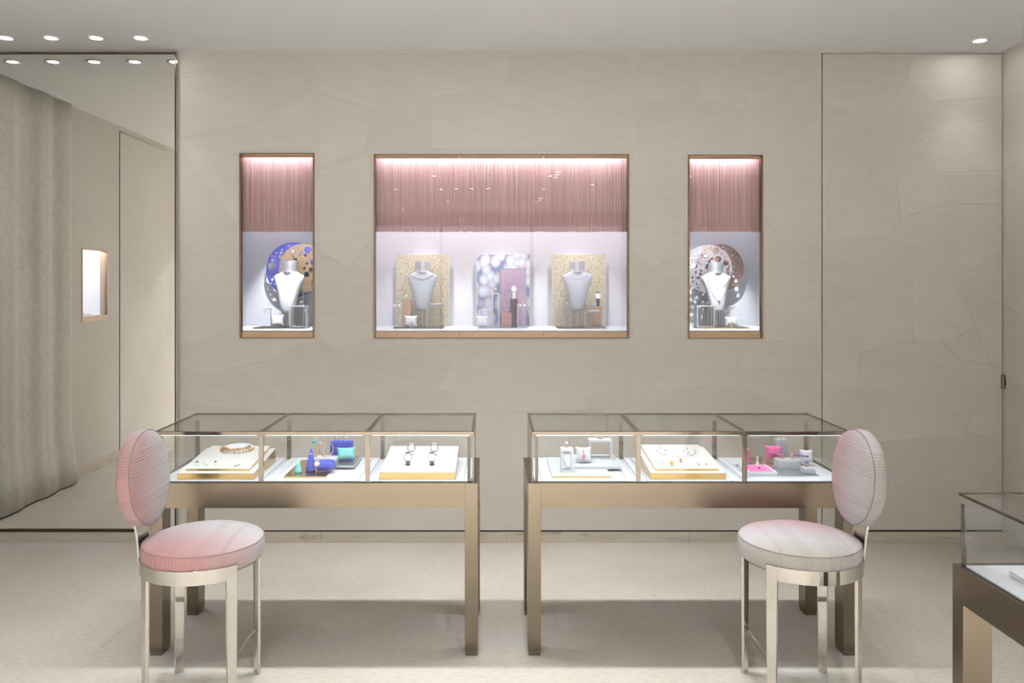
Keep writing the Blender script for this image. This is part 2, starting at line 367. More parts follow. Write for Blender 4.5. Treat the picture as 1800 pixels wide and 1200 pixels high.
# ------------------------------------------------------------------ curtain on the left wall (seen in the mirror)
def linen():
    m = mat('sage_linen', srgb(206,200,186), 0.9); N, L, b = nodes(m)
    n = tex(m, 'Noise', 36.0, 'Object', (1,1,0.8), Detail=6.0)
    L.new(ramp(m, n.outputs[0], [(0.35, srgb(206,203,193)), (0.65, srgb(219,216,207))]), b.inputs['Base Color']); bump(m, n.outputs[0], 0.2, 0.003); return m
cu = MB(); ny, nz = 90, 14
for j in range(nz + 1):
    for i in range(ny + 1):
        u = i/ny; y = 3.46 + u*1.405; w = j/nz; z = 0.015 + w*(CH - 0.02)
        fold = 0.011*math.sin(u*22 + 1.6*math.sin(4*u)) + 0.003*math.sin(u*58 + 1.3) * (0.4 + 0.6*(1-w)); flare = 0.03*max(0, 0.15 - w)/0.15
        cu.v.append((XL + 0.06 + fold + flare, y - 0.05*max(0, 0.12 - w)/0.12*(1-u), z))
for j in range(nz):
    for i in range(ny): cu.f.append((j*(ny+1)+i, j*(ny+1)+i+1, (j+1)*(ny+1)+i+1, (j+1)*(ny+1)+i)); cu.sm.append(True)
ct = thing('curtain', 'tall pale linen curtain with soft folds seen in the mirror', 'curtain')
co = cu.build('curtain_cloth', linen(), ct); sd = co.modifiers.new('solid', 'SOLIDIFY'); sd.thickness = 0.004
MB().box(XL + 0.03, XL + 0.1, 3.44, 4.872, CH - 0.012, CH - 0.0005).build('curtain_rail', CEIL, ct)

# ------------------------------------------------------------------ niches
NB, SH = 5.45, 1.300         # niche back depth, shelf height
def satin(name, c, s=40):
    m = mat(name, c, 0.5); N, L, b = nodes(m); n = tex(m, 'Noise', s, 'Object', (0.4,1,5), Detail=4.0); bump(m, n.outputs[0], 0.1, 0.001); return m
BACK_W = satin('niche_white_back', srgb(232,230,236)); BACK_G = satin('niche_silver_back', srgb(205,208,216))
def fringe_mat():
    m = mat('rose_fringe', srgb(196,140,138), 0.55); N, L, b = nodes(m)
    n1 = tex(m, 'Noise', 130.0, 'Object', (1,0.2,0.012), Detail=2.0); n2 = tex(m, 'Noise', 420.0, 'Object', (1,0.2,0.01), Detail=1.0)
    c = ramp(m, n1.outputs[0], [(0.3, srgb(196,150,150)), (0.55, srgb(214,170,170)), (0.70, srgb(222,184,184)), (0.78, srgb(242,222,222))])
    c2 = ramp(m, n2.outputs[0], [(0.3, (0.88,0.87,0.87,1)), (0.6, (1,1,1,1))]); L.new(mixc(m, 1, c, c2, 'MULTIPLY'), b.inputs['Base Color'])
    bump(m, n1.outputs[0], 0.5, 0.003); return m
FRINGE = fringe_mat()
def niche(key, label, ix0, ix1, backm, splits, flabel):
    a, b_, c, d = NI[key]; x0, x1, z1, z0 = wx(a), wx(b_), wz(c), wz(d)
    t = thing('wall_niche', label, 'display niche', ((x0+x1)/2, WY, z0)); ox = (x0+x1)/2
    X0, X1, Z1 = x0 - ox, x1 - ox, z1 - z0; e = 0.011; sh = SH - z0
    MB().box(X0, X0 + e, -0.004, 0.03, 0, Z1).build('side_liner', LINER, t); MB().box(X1 - e, X1, -0.004, 0.03, 0, Z1).build('side_liner', LINER, t)
    MB().box(X0 + e, X1 - e, -0.004, 0.022, Z1 - 0.006, Z1).build('top_liner', LINER, t); MB().box(X0 + e, X1 - e, -0.004, 0.07, 0, 0.004).build('bottom_liner', DARKBR, t)
    xs = [X0 + e] + [s - ox for s in splits] + [X1 - e]
    for p, q in zip(xs, xs[1:]):
        MB().box(p + 0.0015, q - 0.0015, 0.004, 0.02, 0.005, sh - 0.006).build('base_panel', BRONZE, t)
        MB().box(p + 0.0015, q - 0.0015, 0.004, 0.02, Z1 - 0.024, Z1 - 0.008).build('head_panel', BRONZE, t)
        MB().box(p + 0.001, q - 0.001, 0.010, 0.016, sh - 0.005, Z1 - 0.025).build('glass_pane', NGLASS, t)
    MB().box(X0 + e, X1 - e, 0.0202, 0.0218, 0.005, sh - 0.006).build('leak_block', DARKBR, t)  # added sheet, blocks light leaking through the panel splits
    a0, a1 = ix0 - ox, ix1 - ox; D = NB - WY
    MB().box(a0, a1, 0.022, D, sh - 0.02, sh).build('shelf', WHITE, t)
    MB().box(a0, a1, D, D + 0.02, sh - 0.02, Z1 + 0.06).build('back_panel', backm, t)
    MB().box(a0 - 0.02, a0, 0.035, D + 0.02, sh - 0.02, Z1 + 0.06).build('side_panel', backm, t); MB().box(a1, a1 + 0.02, 0.035, D + 0.02, sh - 0.02, Z1 + 0.06).build('side_panel', backm, t)
    MB().box(a0, a1, 0.035, D, Z1 + 0.04, Z1 + 0.06).build('top_panel', WHITE, t)
    MB().box(X0 + 0.02, X1 - 0.02, 0.024, 0.044, Z1 + 0.004, Z1 + 0.012).build('led_strip', LED_NICHE, t)
    MB().box(a0 + 0.03, a1 - 0.03, 0.16, 0.20, Z1 + 0.03, Z1 + 0.038).build('led_strip', LED_NICHE, t)
    # small adjustable spots in the niche ceiling
    for k in range(len(xs) - 1):
        cx = (xs[k] + xs[k+1]) / 2
        MB().cyl((cx, 0.125, Z1 + 0.04), (cx, 0.135, Z1 + 0.0), 0.014, 0.016, 14).build('spot_head', WHITE, t)
        l = bpy.data.lights.new('niche_spot_lamp', 'SPOT'); l.energy = 90.0 if key != 'mid' else 22.0; l.color = (0.95, 0.97, 1.0); l.spot_size = math.radians(52); l.spot_blend = 0.6; l.shadow_soft_size = 0.012
        o = bpy.data.objects.new('niche_spot_lamp', l); COL.objects.link(o); o.parent = t; o.location = (cx, 0.135, Z1 - 0.01); o.rotation_euler = (math.radians(14), 0, 0)
    # fringe curtain
    fz0 = wz(407.5) ; rnd = random.Random(key)
    fz0 = CZ - (407.5 - VY)/F*(WY + 0.085)
    f = thing('fringe_curtain', flabel, 'curtain', (ox, WY + 0.088, fz0)); H = z1 + 0.01 - fz0
    fb = MB(); x = a0 + 0.006
    while x < a1 - 0.012:
        w = rnd.uniform(0.004, 0.010); dy = rnd.uniform(-0.003, 0.003); dz = rnd.uniform(-0.003, 0.004)
        fb.add([(x, dy, dz), (x + w*0.5, dy - 0.002, dz), (x + w, dy, dz), (x, dy, H), (x + w*0.5, dy - 0.002, H), (x + w, dy, H)], [(0,1,4,3), (1,2,5,4)], True); x += w
    stuff(fb.build('thread_layer', FRINGE, f))
    MB().box(a0 + 0.005, a1 - 0.005, 0.004, 0.007, 0.008, H).build('lining', FRINGE, f)
    MB().box(a0 + 0.005, a1 - 0.005, -0.0045, -0.003, 0.045, 0.049).build('hem_band', FRINGE, f)
    MB().box(a0 + 0.005, a1 - 0.005, -0.004, 0.008, H, H + 0.012).build('header_rail', BRONZE, f)
    return t
niche('left', 'narrow lit wall niche beside the mirror, holding blue and gold discs', -1.70, -1.10, BACK_G, [], 'pink thread curtain in the narrow niche beside the mirror')
niche('mid', 'wide lit wall niche with three glass panes', -0.83, 0.94, BACK_W, [wx(807), wx(956)], 'wide pink thread curtain in the large middle niche')
niche('right', 'narrow lit wall niche nearest the flush door, holding copper discs', 1.18, 1.795, BACK_G, [], 'pink thread curtain in the narrow niche nearest the flush door')
# small niche of the left wall, seen in the mirror
t = thing('wall_niche', 'small lit wall niche seen only in the mirror', 'display niche', (XL, (LN[0]+LN[1])/2, LN[2]))
hw, hh = (LN[1]-LN[0])/2, LN[3]-LN[2]
for nm, bx in (('side_liner', (-0.06,0.004,-hw,-hw+0.012,0,hh)), ('side_liner', (-0.06,0.004,hw-0.012,hw,0,hh)), ('top_liner', (-0.06,0.004,-hw+0.012,hw-0.012,hh-0.01,hh)), ('bottom_liner', (-0.06,0.004,-hw+0.012,hw-0.012,0,0.045))):
    MB().box(*bx).build(nm, BRONZE, t)
MB().box(-0.40,-0.38,-hw-0.05,hw+0.05,0,hh+0.05).build('back_panel', BACK_W, t)
MB().box(-0.40,-0.03,-hw-0.07,-hw-0.05,0,hh+0.05).build('side_panel', BACK_W, t); MB().box(-0.40,-0.03,hw+0.05,hw+0.07,0,hh+0.05).build('side_panel', BACK_W, t)
MB().box(-0.38,-0.06,-hw-0.05,hw+0.05,0.02,0.045).build('shelf', WHITE, t); MB().box(-0.38,-0.03,-hw-0.05,hw+0.05,hh+0.03,hh+0.05).build('top_panel', WHITE, t)
MB().box(-0.2,-0.1,-hw,hw,hh+0.018,hh+0.026).build('led_strip', LED_NICHE, t)
MB().box(-0.012,-0.006,-hw+0.012,hw-0.012,0.045,hh-0.01).build('glass_pane', NGLASS, t)
t = tag(MB().box(-0.1,0.1,-0.14,0.14,0,0.008).build('tray', GOLDEDGE, None, (XL-0.2, 2.97, LN[2]+0.045), bevel=0.002), 'thin gold tray in the small niche seen in the mirror', 'tray')
t = tag(MB().box(-0.03,0.03,-0.04,0.04,0,0.02).box(-0.004,0.004,-0.03,0.03,0.02,0.1).build('earring_stand', WHITE, None, (XL-0.2, 2.86, LN[2]+0.053), bevel=0.002), 'small white earring stand in the niche seen in the mirror', 'stand')

# ------------------------------------------------------------------ display tables
TW, TD, ZT, ZA, ZG = 1.405, 0.50, 0.738, 0.631, 0.955
def display_table(label, loc, rz):
    t = thing('display_table', label, 'display table', loc, rz, 'glass display tables')
    # apron boards
    MB().box(0.056, TW - 0.056, 0, 0.02, ZA, ZT).build('apron', CHAMP, t); MB().box(0.056, TW - 0.056, TD - 0.02, TD, ZA, ZT).build('apron', CHAMP, t)
    MB().box(0, 0.02, 0.087, TD - 0.087, ZA, ZT).build('apron', CHAMP, t); MB().box(TW - 0.02, TW, 0.087, TD - 0.087, ZA, ZT).build('apron', CHAMP, t)
    for x in (0, TW - 0.056):
        for y in (0, TD - 0.087):
            l = MB().box(x, x + 0.056, y, y + 0.087, 0.02, ZT).build('leg', CHAMP, t, bevel=0.0012)
            MB().box(x + 0.002, x + 0.054, y + 0.002, y + 0.085, 0, 0.02).build('foot_cap', FOOT, l)
    MB().box(0.02, TW - 0.02, 0.02, TD - 0.02, ZT - 0.03, ZT - 0.004).build('deck_base', GREYB, t)
    xs = [0.018, 0.018 + (TW - 0.036)/3, 0.018 + 2*(TW - 0.036)/3, TW - 0.018]; y0, y1 = 0.010, TD - 0.010
    for p, q in zip(xs, xs[1:]):
        MB().box(p + 0.044, q - 0.044, 0.02, TD - 0.02, ZT - 0.004, ZT + 0.004).build('deck_panel', WHITE, t)
        MB().box(p + 0.012, p + 0.042, 0.02, TD - 0.02, ZT - 0.004, ZT + 0.0035).build('deck_strip', WHITE, t)
        MB().box(q - 0.042, q - 0.012, 0.02, TD - 0.02, ZT - 0.004, ZT + 0.0035).build('deck_strip', WHITE, t)
        MB().box(p + 0.011, q - 0.011, y0, y0 + 0.006, ZT, ZG - 0.012).build('front_pane', GLASS, t)
        MB().box(p + 0.011, q - 0.011, y1 - 0.006, y1, ZT, ZG - 0.006).build('back_pane', GLASS, t)
        MB().box(p + 0.004, q - 0.004, y0 + 0.012, y1, ZG - 0.005, ZG).build('top_pane', GLASS, t)
        MB().box(p + 0.02, q - 0.02, y0 + 0.007, y0 + 0.030, ZG - 0.0165, ZG - 0.0152).build('led_strip', LED_CASE, t)
    for x in (xs[0], xs[-1]):
        s = 1 if x < 0.5 else -1
        MB().box(min(x, x + s*0.006), max(x, x + s*0.006), y0 + 0.006, y1 - 0.006, ZT, ZG - 0.006).build('end_pane', GLASS, t)
        MB().box(min(x, x + s*0.005), max(x, x + s*0.005), y0, y0 + 0.008, ZT, ZG - 0.015).build('corner_post', POLISH, t)
        MB().box(min(x + s*0.014, x + s*0.027), max(x + s*0.014, x + s*0.027), y0 + 0.006, y0 + 0.016, ZT, ZG - 0.019).build('corner_post', POLISH, t)
        MB().box(min(x, x + s*0.018), max(x, x + s*0.018), y1 - 0.012, y1 - 0.006, ZT, ZG - 0.03).build('corner_post', POLISH, t)
        MB().box(min(x, x + s*0.010), max(x, x + s*0.010), y0 + 0.008, y1, ZG - 0.0005, ZG + 0.003).build('side_rim', POLISH, t)
    for x in xs[1:-1]:
        MB().box(x - 0.0095, x + 0.0095, y0, y0 + 0.010, ZT, ZG - 0.015).build('divider_post', POLISH, t)
        MB().box(x - 0.0095, x + 0.0095, y1 - 0.016, y1 - 0.006, ZT, ZG - 0.03).build('divider_post', POLISH, t)
        MB().box(x - 0.010, x + 0.010, y0 + 0.012, y1 - 0.002, ZG + 0.0002, ZG + 0.0015).build('top_joint', POLISH, t)
    MB().box(0.018, TW - 0.018, y0 - 0.001, y0 + 0.012, ZG - 0.0150, ZG + 0.002).build('front_rim', POLISH, t, bevel=0.0015)
    MB().box(0.018, TW - 0.018, y1 - 0.004, y1 + 0.001, ZG - 0.006, ZG + 0.002).build('back_rim', POLISH, t, bevel=0.001)
    return t
T1X, T2X, TY = -1.473, 0.146, 3.406
display_table('champagne metal glass display table with blue and turquoise jewellery props', (T1X, TY, 0), 0)
display_table('champagne metal glass display table with hot pink jewellery props', (T2X, TY, 0), 0)
display_table('glass display table cut off by the right edge of the photo', (1.902, 1.03, 0), PI/2)
DK = ZT + 0.004

# ------------------------------------------------------------------ stools
def fabric(name, axis, groups, smap):
    m = mat(name, srgb(205,180,178), 0.7); N, L, b = nodes(m); b.inputs['Sheen Weight'].default_value = 0.1
    tc = N.new('ShaderNodeTexCoord'); sp = N.new('ShaderNodeSeparateXYZ'); L.new(tc.outputs['Object'], sp.inputs[0])
    u = sp.outputs[axis]; h = None; g_any = None
    for a, bb, k in groups:
        msk = math_n(m, 'MULTIPLY', math_n(m, 'GREATER_THAN', u, a), math_n(m, 'LESS_THAN', u, bb))
        w = math_n(m, 'ABSOLUTE', math_n(m, 'SINE', math_n(m, 'MULTIPLY', math_n(m, 'SUBTRACT', u, a), PI*k/(bb - a))))
        x = math_n(m, 'MULTIPLY', msk, w); h = x if h is None else math_n(m, 'ADD', h, x); g_any = msk if g_any is None else math_n(m, 'ADD', g_any, msk)
    nz = tex(m, 'Noise', 7.0, 'Object', Detail=3.0)
    v = math_n(m, 'ADD', sp.outputs['Y'], math_n(m, 'MULTIPLY', math_n(m, 'SUBTRACT', nz.outputs[0], 0.5), 0.10))
    v = math_n(m, 'ADD', v, math_n(m, 'MULTIPLY', sp.outputs[smap[0]], smap[1]))
    v = math_n(m, 'ADD', math_n(m, 'MULTIPLY', v, 2.2), 0.5)
    c = ramp(m, v, [(0.0, srgb(178,134,133)), (0.25, srgb(186,156,157)), (0.5, srgb(196,182,185)), (0.75, srgb(195,191,193)), (1.0, srgb(178,172,163))])
    wv = tex(m, 'Noise', 420.0, 'Object', (1,1,1), Detail=1.0)
    c = mixc(m, 1.0, c, ramp(m, wv.outputs[0], [(0.3, (0.80,0.80,0.80,1)), (0.65, (1,1,1,1))]), 'MULTIPLY')
    dk = math_n(m, 'MULTIPLY', math_n(m, 'SUBTRACT', g_any, h), 0.14)
    c = mixc(m, dk, c, srgb(150,104,100)); L.new(c, b.inputs['Base Color'])
    s1 = bump(m, wv.outputs[0], 0.35, 0.0012); bump(m, h, 0.55, 0.0025, s1); return m
FAB_S = fabric('ombre_check_fabric_seat', 'X', [(-0.135,-0.025,10), (0.035,0.075,4), (0.125,0.142,2)], ('X', 0.35))
FAB_B = fabric('ombre_check_fabric_back', 'Z', [(0.035,0.125,9), (-0.085,-0.045,4), (-0.135,-0.128,1)], ('Z', -0.15))
PIPING = mat('seat_piping', srgb(138,122,117), 0.7)
def stool(label):
    t = thing('round_stool', label, 'stool', (0,0,0), 0, 'upholstered round stools')
    R = 0.232; zb, zt = 0.501, 0.5535
    MB().band((0,0,(zb+zt)/2), R, zt - zb, 0.008, (0,0,0), 72, PI/4 - 0.095, 2*PI - PI/4 + 0.095).build('seat_band', NICKEL, t, bevel=0.0012)
    for a in (PI/4, 3*PI/4, 5*PI/4, 7*PI/4):
        mx = Matrix.Rotation(a, 4, 'Z'); v = []
        for z, w in ((0.0, 0.0165), (zt - 0.0005, 0.022)):
            v += [(R - 0.013, -w, z), (R - 0.0003, -w, z), (R - 0.0003, w, z), (R - 0.013, w, z)]
        MB().hexa(v, mx).build('leg', NICKEL, t, bevel=0.0015)
    MB().box(0.152, 0.161, -0.155, 0.155, 0.168, 0.19).build('footrest', NICKEL, t, bevel=0.0015)
    MB().lathe([(0, 0.52), (0.20, 0.52), (0.215, 0.524)], 48).build('seat_board', GAP, t)
    r = 0.2265
    s = MB().lathe([(0.18, 0.522), (0.212, 0.524), (0.221, 0.531), (r, 0.548), (r + 0.002, 0.575), (r + 0.001, 0.596), (r - 0.004, 0.603), (r - 0.012, 0.6075), (0.19, 0.6165), (0.15, 0.6245), (0.10, 0.630), (0.05, 0.6325), (0, 0.633)], 96).build('seat_cushion', FAB_S, t)
    MB().torus((0,0,0.6015), r - 0.0012, 0.0016, n=96, m=6).build('piping', PIPING, s)
    # backrest: disc facing +x, leaning back
    bm = Matrix.Rotation(math.radians(90 - 5), 4, 'Y')
    r = 0.184
    e = bpy.data.objects.new('backrest', None)
    prof = [(0.13, -0.028), (r - 0.010, -0.027), (r - 0.001, -0.019), (r + 0.001, 0.0), (r - 0.001, 0.019), (r - 0.006, 0.0262), (0.155, 0.034), (0.11, 0.040), (0.06, 0.043), (0, 0.044)]
    b = MB().lathe(prof, 96, bm).build('backrest_cushion', FAB_B, t, (-0.232, 0, 0.839))
    p = MB(); p.torus((0,0,0), r - 0.003, 0.0016, n=96, m=6); q = MB().add(p.v, p.f, True, bm @ Matrix.Translation((0,0,0.0238))); q.build('piping', PIPING, b)
    MB().lathe([(0, -0.032), (r - 0.016, -0.031), (r - 0.012, -0.0275), (0.1, -0.0265)], 64, bm).build('back_shell', NICKEL, t, (-0.232, 0, 0.839))
    a = MB(); pts = [(-0.226, 0.50), (-0.237, 0.62), (-0.252, 0.70), (-0.270, 0.80)]
    for (x0, z0), (x1, z1) in zip(pts, pts[1:]):
        w = 0.052
        a.hexa([(x0-0.005,-w,z0),(x0+0.003,-w,z0),(x0+0.003,w,z0),(x0-0.005,w,z0),(x1-0.005,-w,z1),(x1+0.003,-w,z1),(x1+0.003,w,z1),(x1-0.005,w,z1)])
    a.build('back_support', NICKEL, t)
    return t
s1 = stool('round stool with pink upholstery at the table with blue props'); s1.location = (-1.127, 3.097, 0)
s2 = copy_tree(s1); s2['label'] = 'round stool with silvery pink upholstery at the table with pink props'; s2.location = (1.187, 3.10, 0); s2.rotation_euler = (0, 0, PI)

# ------------------------------------------------------------------ prop builders
def tray(label, x0, x1, y0, y1, z, h, m, edge=None, name='tray', cat='tray', rot=0):
    cx, cyy = (x0+x1)/2, (y0+y1)/2; a, b = (x1-x0)/2, (y1-y0)/2
    t = thing(name, label, cat, (cx, cyy, z), rot)
    MB().box(-a, a, -b, b, 0, h*0.8 if edge else h).build('tray_body', edge or m, t, bevel=0.0008)
    if edge: MB().box(-a, a, -b, b, h*0.8, h).build('tray_top', m, t)
    return t
def board(label, x0, x1, y0, y1, hf, hb, topm, edgem, ins=None, name='display_board'):
    "sloping presentation board; returns (thing, function giving z at Y)"
    t = thing(name, label, 'display board', ((x0+x1)/2, y0, DK)); a = (x1-x0)/2; D = y1 - y0
    def slab(nm, m, a, ya, yb, f0, b0, f1, b1):
        return MB().hexa([(-a,ya,f0),(a,ya,f0),(a,yb,b0),(-a,yb,b0),(-a,ya,f1),(a,ya,f1),(a,yb,b1),(-a,yb,b1)]).build(nm, m, t)
    slab('base_tier', edgem, a, 0, D, 0, 0, hf, hb); slab('base_pad', topm, a, 0, D, hf, hb, hf + 0.002, hb + 0.002)
    sl = (hb - hf)/D; top = hf + 0.002
    if ins:
        p = ins; f0, b0 = hf + 0.002 + sl*p, hb + 0.002
        slab('upper_tier', edgem, a - p, p*1.0, D, f0, b0, f0 + 0.009, b0 + 0.009); slab('upper_pad', topm, a - p, p*1.0, D, f0 + 0.009, b0 + 0.009, f0 + 0.011, b0 + 0.011); top += 0.011
    z0 = DK + top
    def put(px, py):
        k = (py - VY)/F; Y = (CZ - z0 + sl*y0)/(k + sl); return Vector(((px - VX)/F*Y, Y, z0 + sl*(Y - y0)))
    return t, put, math.atan(sl)
def frame_stand(label, c, w, d, h, m, bar=0.006, topt=0.006, rz=0):
    t = thing('frame_stand', label, 'display stand', c, rz)
    MB().box(-w/2, w/2, -d/2, d/2, h - topt, h).build('top_plate', m, t, bevel=0.0006)
    for sx in (-1, 1):
        for sy in (-1, 1):
            x = sx*(w - bar)/2; y = sy*(d - bar)/2; MB().box(x - bar/2, x + bar/2, y - bar/2, y + bar/2, bar, h - topt).build('leg', m, t)
    MB().box(-w/2, w/2, -d/2, -d/2 + bar, 0, bar).box(-w/2, w/2, d/2 - bar, d/2, 0, bar).box(-w/2, -w/2 + bar, -d/2 + bar, d/2 - bar, 0, bar).box(w/2 - bar, w/2, -d/2 + bar, d/2 - bar, 0, bar).build('base_frame', m, t)
    return t
def ring(label, c, R=0.0095, m=GOLD, gem='clear', gs=0.0045, flat=False, rz=0.0):
    t = thing('ring', label, 'ring', c, rz)
    if flat:
        MB().torus((0,0,0.0016), R, 0.0016, n=24, m=6).build('band', m, t); MB().sphere((0,-R,0.0035), gs, 8, (1,1,0.6)).build('stone', GEM[gem], t)
    else:
        MB().torus((0,0,R + 0.0016), R, 0.0016, (PI/2,0,0), 24, 6).build('band', m, t); MB().sphere((0,0,2*R + 0.0035), gs, 8, (1.2,1,0.8)).build('stone', GEM[gem], t)
    return t
def pillow_mesh(w, h, d, n=14):
    b = MB()
    for side in (1, -1):
        o = len(b.v)
        for j in range(n + 1):
            for i in range(n + 1):
                u, v = -1 + 2*i/n, -1 + 2*j/n
                pin = 1 - 0.14*(1 - u*u)*(abs(v)**3); pin2 = 1 - 0.14*(1 - v*v)*(abs(u)**3)
                th = max(0, (1 - u**4)*(1 - v**4))**0.6
                b.v.append((u*w/2*pin2, side*d/2*th, h/2 + v*h/2*pin))
        for j in range(n):
            for i in range(n):
                q = (o + j*(n+1)+i, o + j*(n+1)+i+1, o + (j+1)*(n+1)+i+1, o + (j+1)*(n+1)+i)
                b.f.append(q if side < 0 else q[::-1]); b.sm.append(True)
    return b
def pillow(label, c, w, h, d, m, rz=0, tilt=0.0, lay=False):
    t = thing('display_pillow', label, 'pillow', c, rz)
    o = pillow_mesh(w, h, d).build('pillow_body', m, t, rot=(-tilt, 0, 0))
    if lay: o.rotation_euler = (-PI/2 + tilt, 0, 0); o.location = (0, -h/2, d/2)
    elif tilt: o.location = (0, -h*math.sin(tilt)*0.3, d*0.12)
    pts = [(-w/2, 0, 0.002), (0, 0, h*0.07), (w/2, 0, 0.002)]
    return t
def bracelet(label, c, R, m, name='bracelet', stand=True, rz=0, beads=None, gap=0.0, sc=1.0, r=0.0022):
    t = thing(name, label, 'bracelet', c, rz)
    rot = (PI/2, 0, 0) if stand else (0, 0, 0); z = R + r if stand else r
    a0, a1 = (PI/2 + gap, PI/2 + 2*PI - gap) if gap else (0, 2*PI)
    MB().torus((0,0,z), R, r, rot, 40, 8, a0, a1, (1, sc, 1) if not stand else (1, 1, 1)).build('hoop', m, t)
    if beads:
        b = MB()
        for k in range(beads[0]):
            a = 2*PI*k/beads[0]; p = (R*math.cos(a), 0, z + R*math.sin(a)) if stand else (R*math.cos(a), R*sc*math.sin(a), z + 0.002)
            b.sphere(p, beads[1], 8)
        b.build('stones', GEM[beads[2]], t)
    return t
def watch(label, c, dialm, strapm, casem=SILVER, r=0.016, tilt=0.45, rz=0, strap=0.03, loop=False):
    t = thing('wristwatch', label, 'watch', c, rz)
    mx = Matrix.Translation((0, 0, strap)) @ Matrix.Rotation(PI/2 - tilt, 4, 'X')
    MB().lathe([(0,-0.003),(r,-0.003),(r,0.003),(r-0.003,0.0045),(r-0.0035,0.003)], 28, mx).build('case', casem, t)
    d = MB().lathe([(0,0.003),(r-0.0035,0.003)], 24, mx).build('dial', dialm, t)
    MB().box(-0.0005,0.0005,0,r*0.6,0.0032,0.0037, mx).box(0,r*0.45,-0.0005,0.0005,0.0032,0.0037, mx).build('hands', LEATHER_K, d)
    w = r*0.52
    MB().box(-w, w, -r - 0.012, -r + 0.001, -0.0025, 0.001, mx).hexa([(-w,-0.014,0),(w,-0.014,0),(w,-0.010,0),(-w,-0.010,0)] + [tuple(mx @ Vector(p)) for p in ((-w,-r-0.010,0.001),(w,-r-0.010,0.001),(w,-r-0.010,-0.0025),(-w,-r-0.010,-0.0025))]).build('strap', strapm, t)
    MB().box(-w, w, r - 0.001, r + 0.006, -0.0025, 0.001, mx).build('strap', strapm, t)
    MB().cyl(tuple(mx @ Vector((r,0,0))), tuple(mx @ Vector((r+0.003,0,0))), 0.002, n=8).build('crown', casem, t)
    MB().box(-w*0.8, w*0.8, -0.010, 0.016, 0, 0.004).hexa([(-w*.8,0,0.004),(w*.8,0,0.004),(w*.8,0.014,0.004),(-w*.8,0.014,0.004)] + [tuple(mx @ Vector(p)) for p in ((-w*.8,-0.004,-0.004),(w*.8,-0.004,-0.004),(w*.8,0.006,-0.004),(-w*.8,0.006,-0.004))]).build('holder', WHITE, t)
    return t
def cone(label, c, r, h, m):
    return tag(MB().lathe([(0,0),(r*0.93,0),(r,0.003),(r*0.97,h*0.1),(r*0.16,h*0.97),(0,h)], 28).build('ring_cone', m, None, c), label, 'ring cone')
def block(label, x0, x1, y0, y1, z, h, m, name='display_block', bevel=0.0012):
    t = thing(name, label, 'display block', ((x0+x1)/2, (y0+y1)/2, z)); a, b = (x1-x0)/2, (y1-y0)/2
    MB().box(-a, a, -b, b, 0, h - 0.0025).build('block_body', m, t, bevel=bevel); MB().box(-a + 0.001, a - 0.001, -b + 0.001, b - 0.001, h - 0.0025, h).build('top_pad', m, t)
    return t
BUSTG = mat('grey_satin_bust', srgb(188,192,202), 0.42, 0.1)
def bust(label, c, s=1.0, rz=0, rod=0.05, m=None):
    "necklace bust hung on a thin rod; c = foot of the rod"
    t = thing('necklace_bust', label, 'necklace bust', c, rz)
    # z, half width, half depth, y offset
    sec = [(0.0,0.004,0.003,-0.012),(0.002,0.026,0.012,-0.012),(0.010,0.039,0.019,-0.012),(0.022,0.045,0.022,-0.011),(0.06,0.053,0.026,-0.008),(0.11,0.063,0.029,-0.003),(0.16,0.078,0.032,0.003),(0.20,0.092,0.034,0.008),(0.222,0.0985,0.033,0.012),(0.234,0.097,0.033,0.014),(0.242,0.082,0.035,0.016),(0.250,0.064,0.038,0.018),(0.258,0.0535,0.0405,0.019)]
    n = 40; b = MB(); rings = []
    for z, a, d, y in sec:
        rings.append(len(b.v))
        for i in range(n):
            th = 2*PI*i/n; cx, sy = math.cos(th), math.sin(th); ex = 0.8
            b.v.append((s*a*math.copysign(abs(cx)**ex, cx), s*(y + d*math.copysign(abs(sy)**1.0, sy)), rod + s*z))
    for p, q in zip(rings, rings[1:]):
        for i in range(n): b.f.append((p+i, p+(i+1) % n, q+(i+1) % n, q+i)); b.sm.append(True)
    b.f.append(tuple(rings[0]+i for i in range(n))[::-1]); b.sm.append(False)
    b.build('torso', m or BUSTM, t)
    mx = Matrix.Translation((0, s*0.019, rod)) @ Matrix.Diagonal((s, s*0.82, s, 1))
    nk = MB().lathe([(0.054,0.257),(0.0495,0.268),(0.048,0.285),(0.048,0.324),(0.047,0.326)], 40, mx).build('neck', NECKM, t)
    MB().lathe([(0.047,0.326),(0,0.3265)], 40, mx, False).build('neck_cap', SILK, nk)
    MB().cyl((0,0.0,0), (0,0.0,rod + s*0.05), 0.0018, n=8).build('rod', SILVER, t)
    def surf(u, z):     # point on the chest front at lateral fraction u and bust height z
        for (z0,a0,d0,y0),(z1,a1,d1,y1) in zip(sec, sec[1:]):
            if z0 <= z <= z1:
                f = (z - z0)/(z1 - z0); a, d, y = a0+f*(a1-a0), d0+f*(d1-d0), y0+f*(y1-y0); break
        else: a, d, y = 0.0535, 0.0405, 0.019
        x = max(-0.985, min(0.985, u/a)); return Vector((s*a*x, s*(y - d*math.sqrt(max(0, 1 - abs(x)**(2/0.8)))) - 0.002, rod + s*z))
    return t, surf, Vector(c), rz
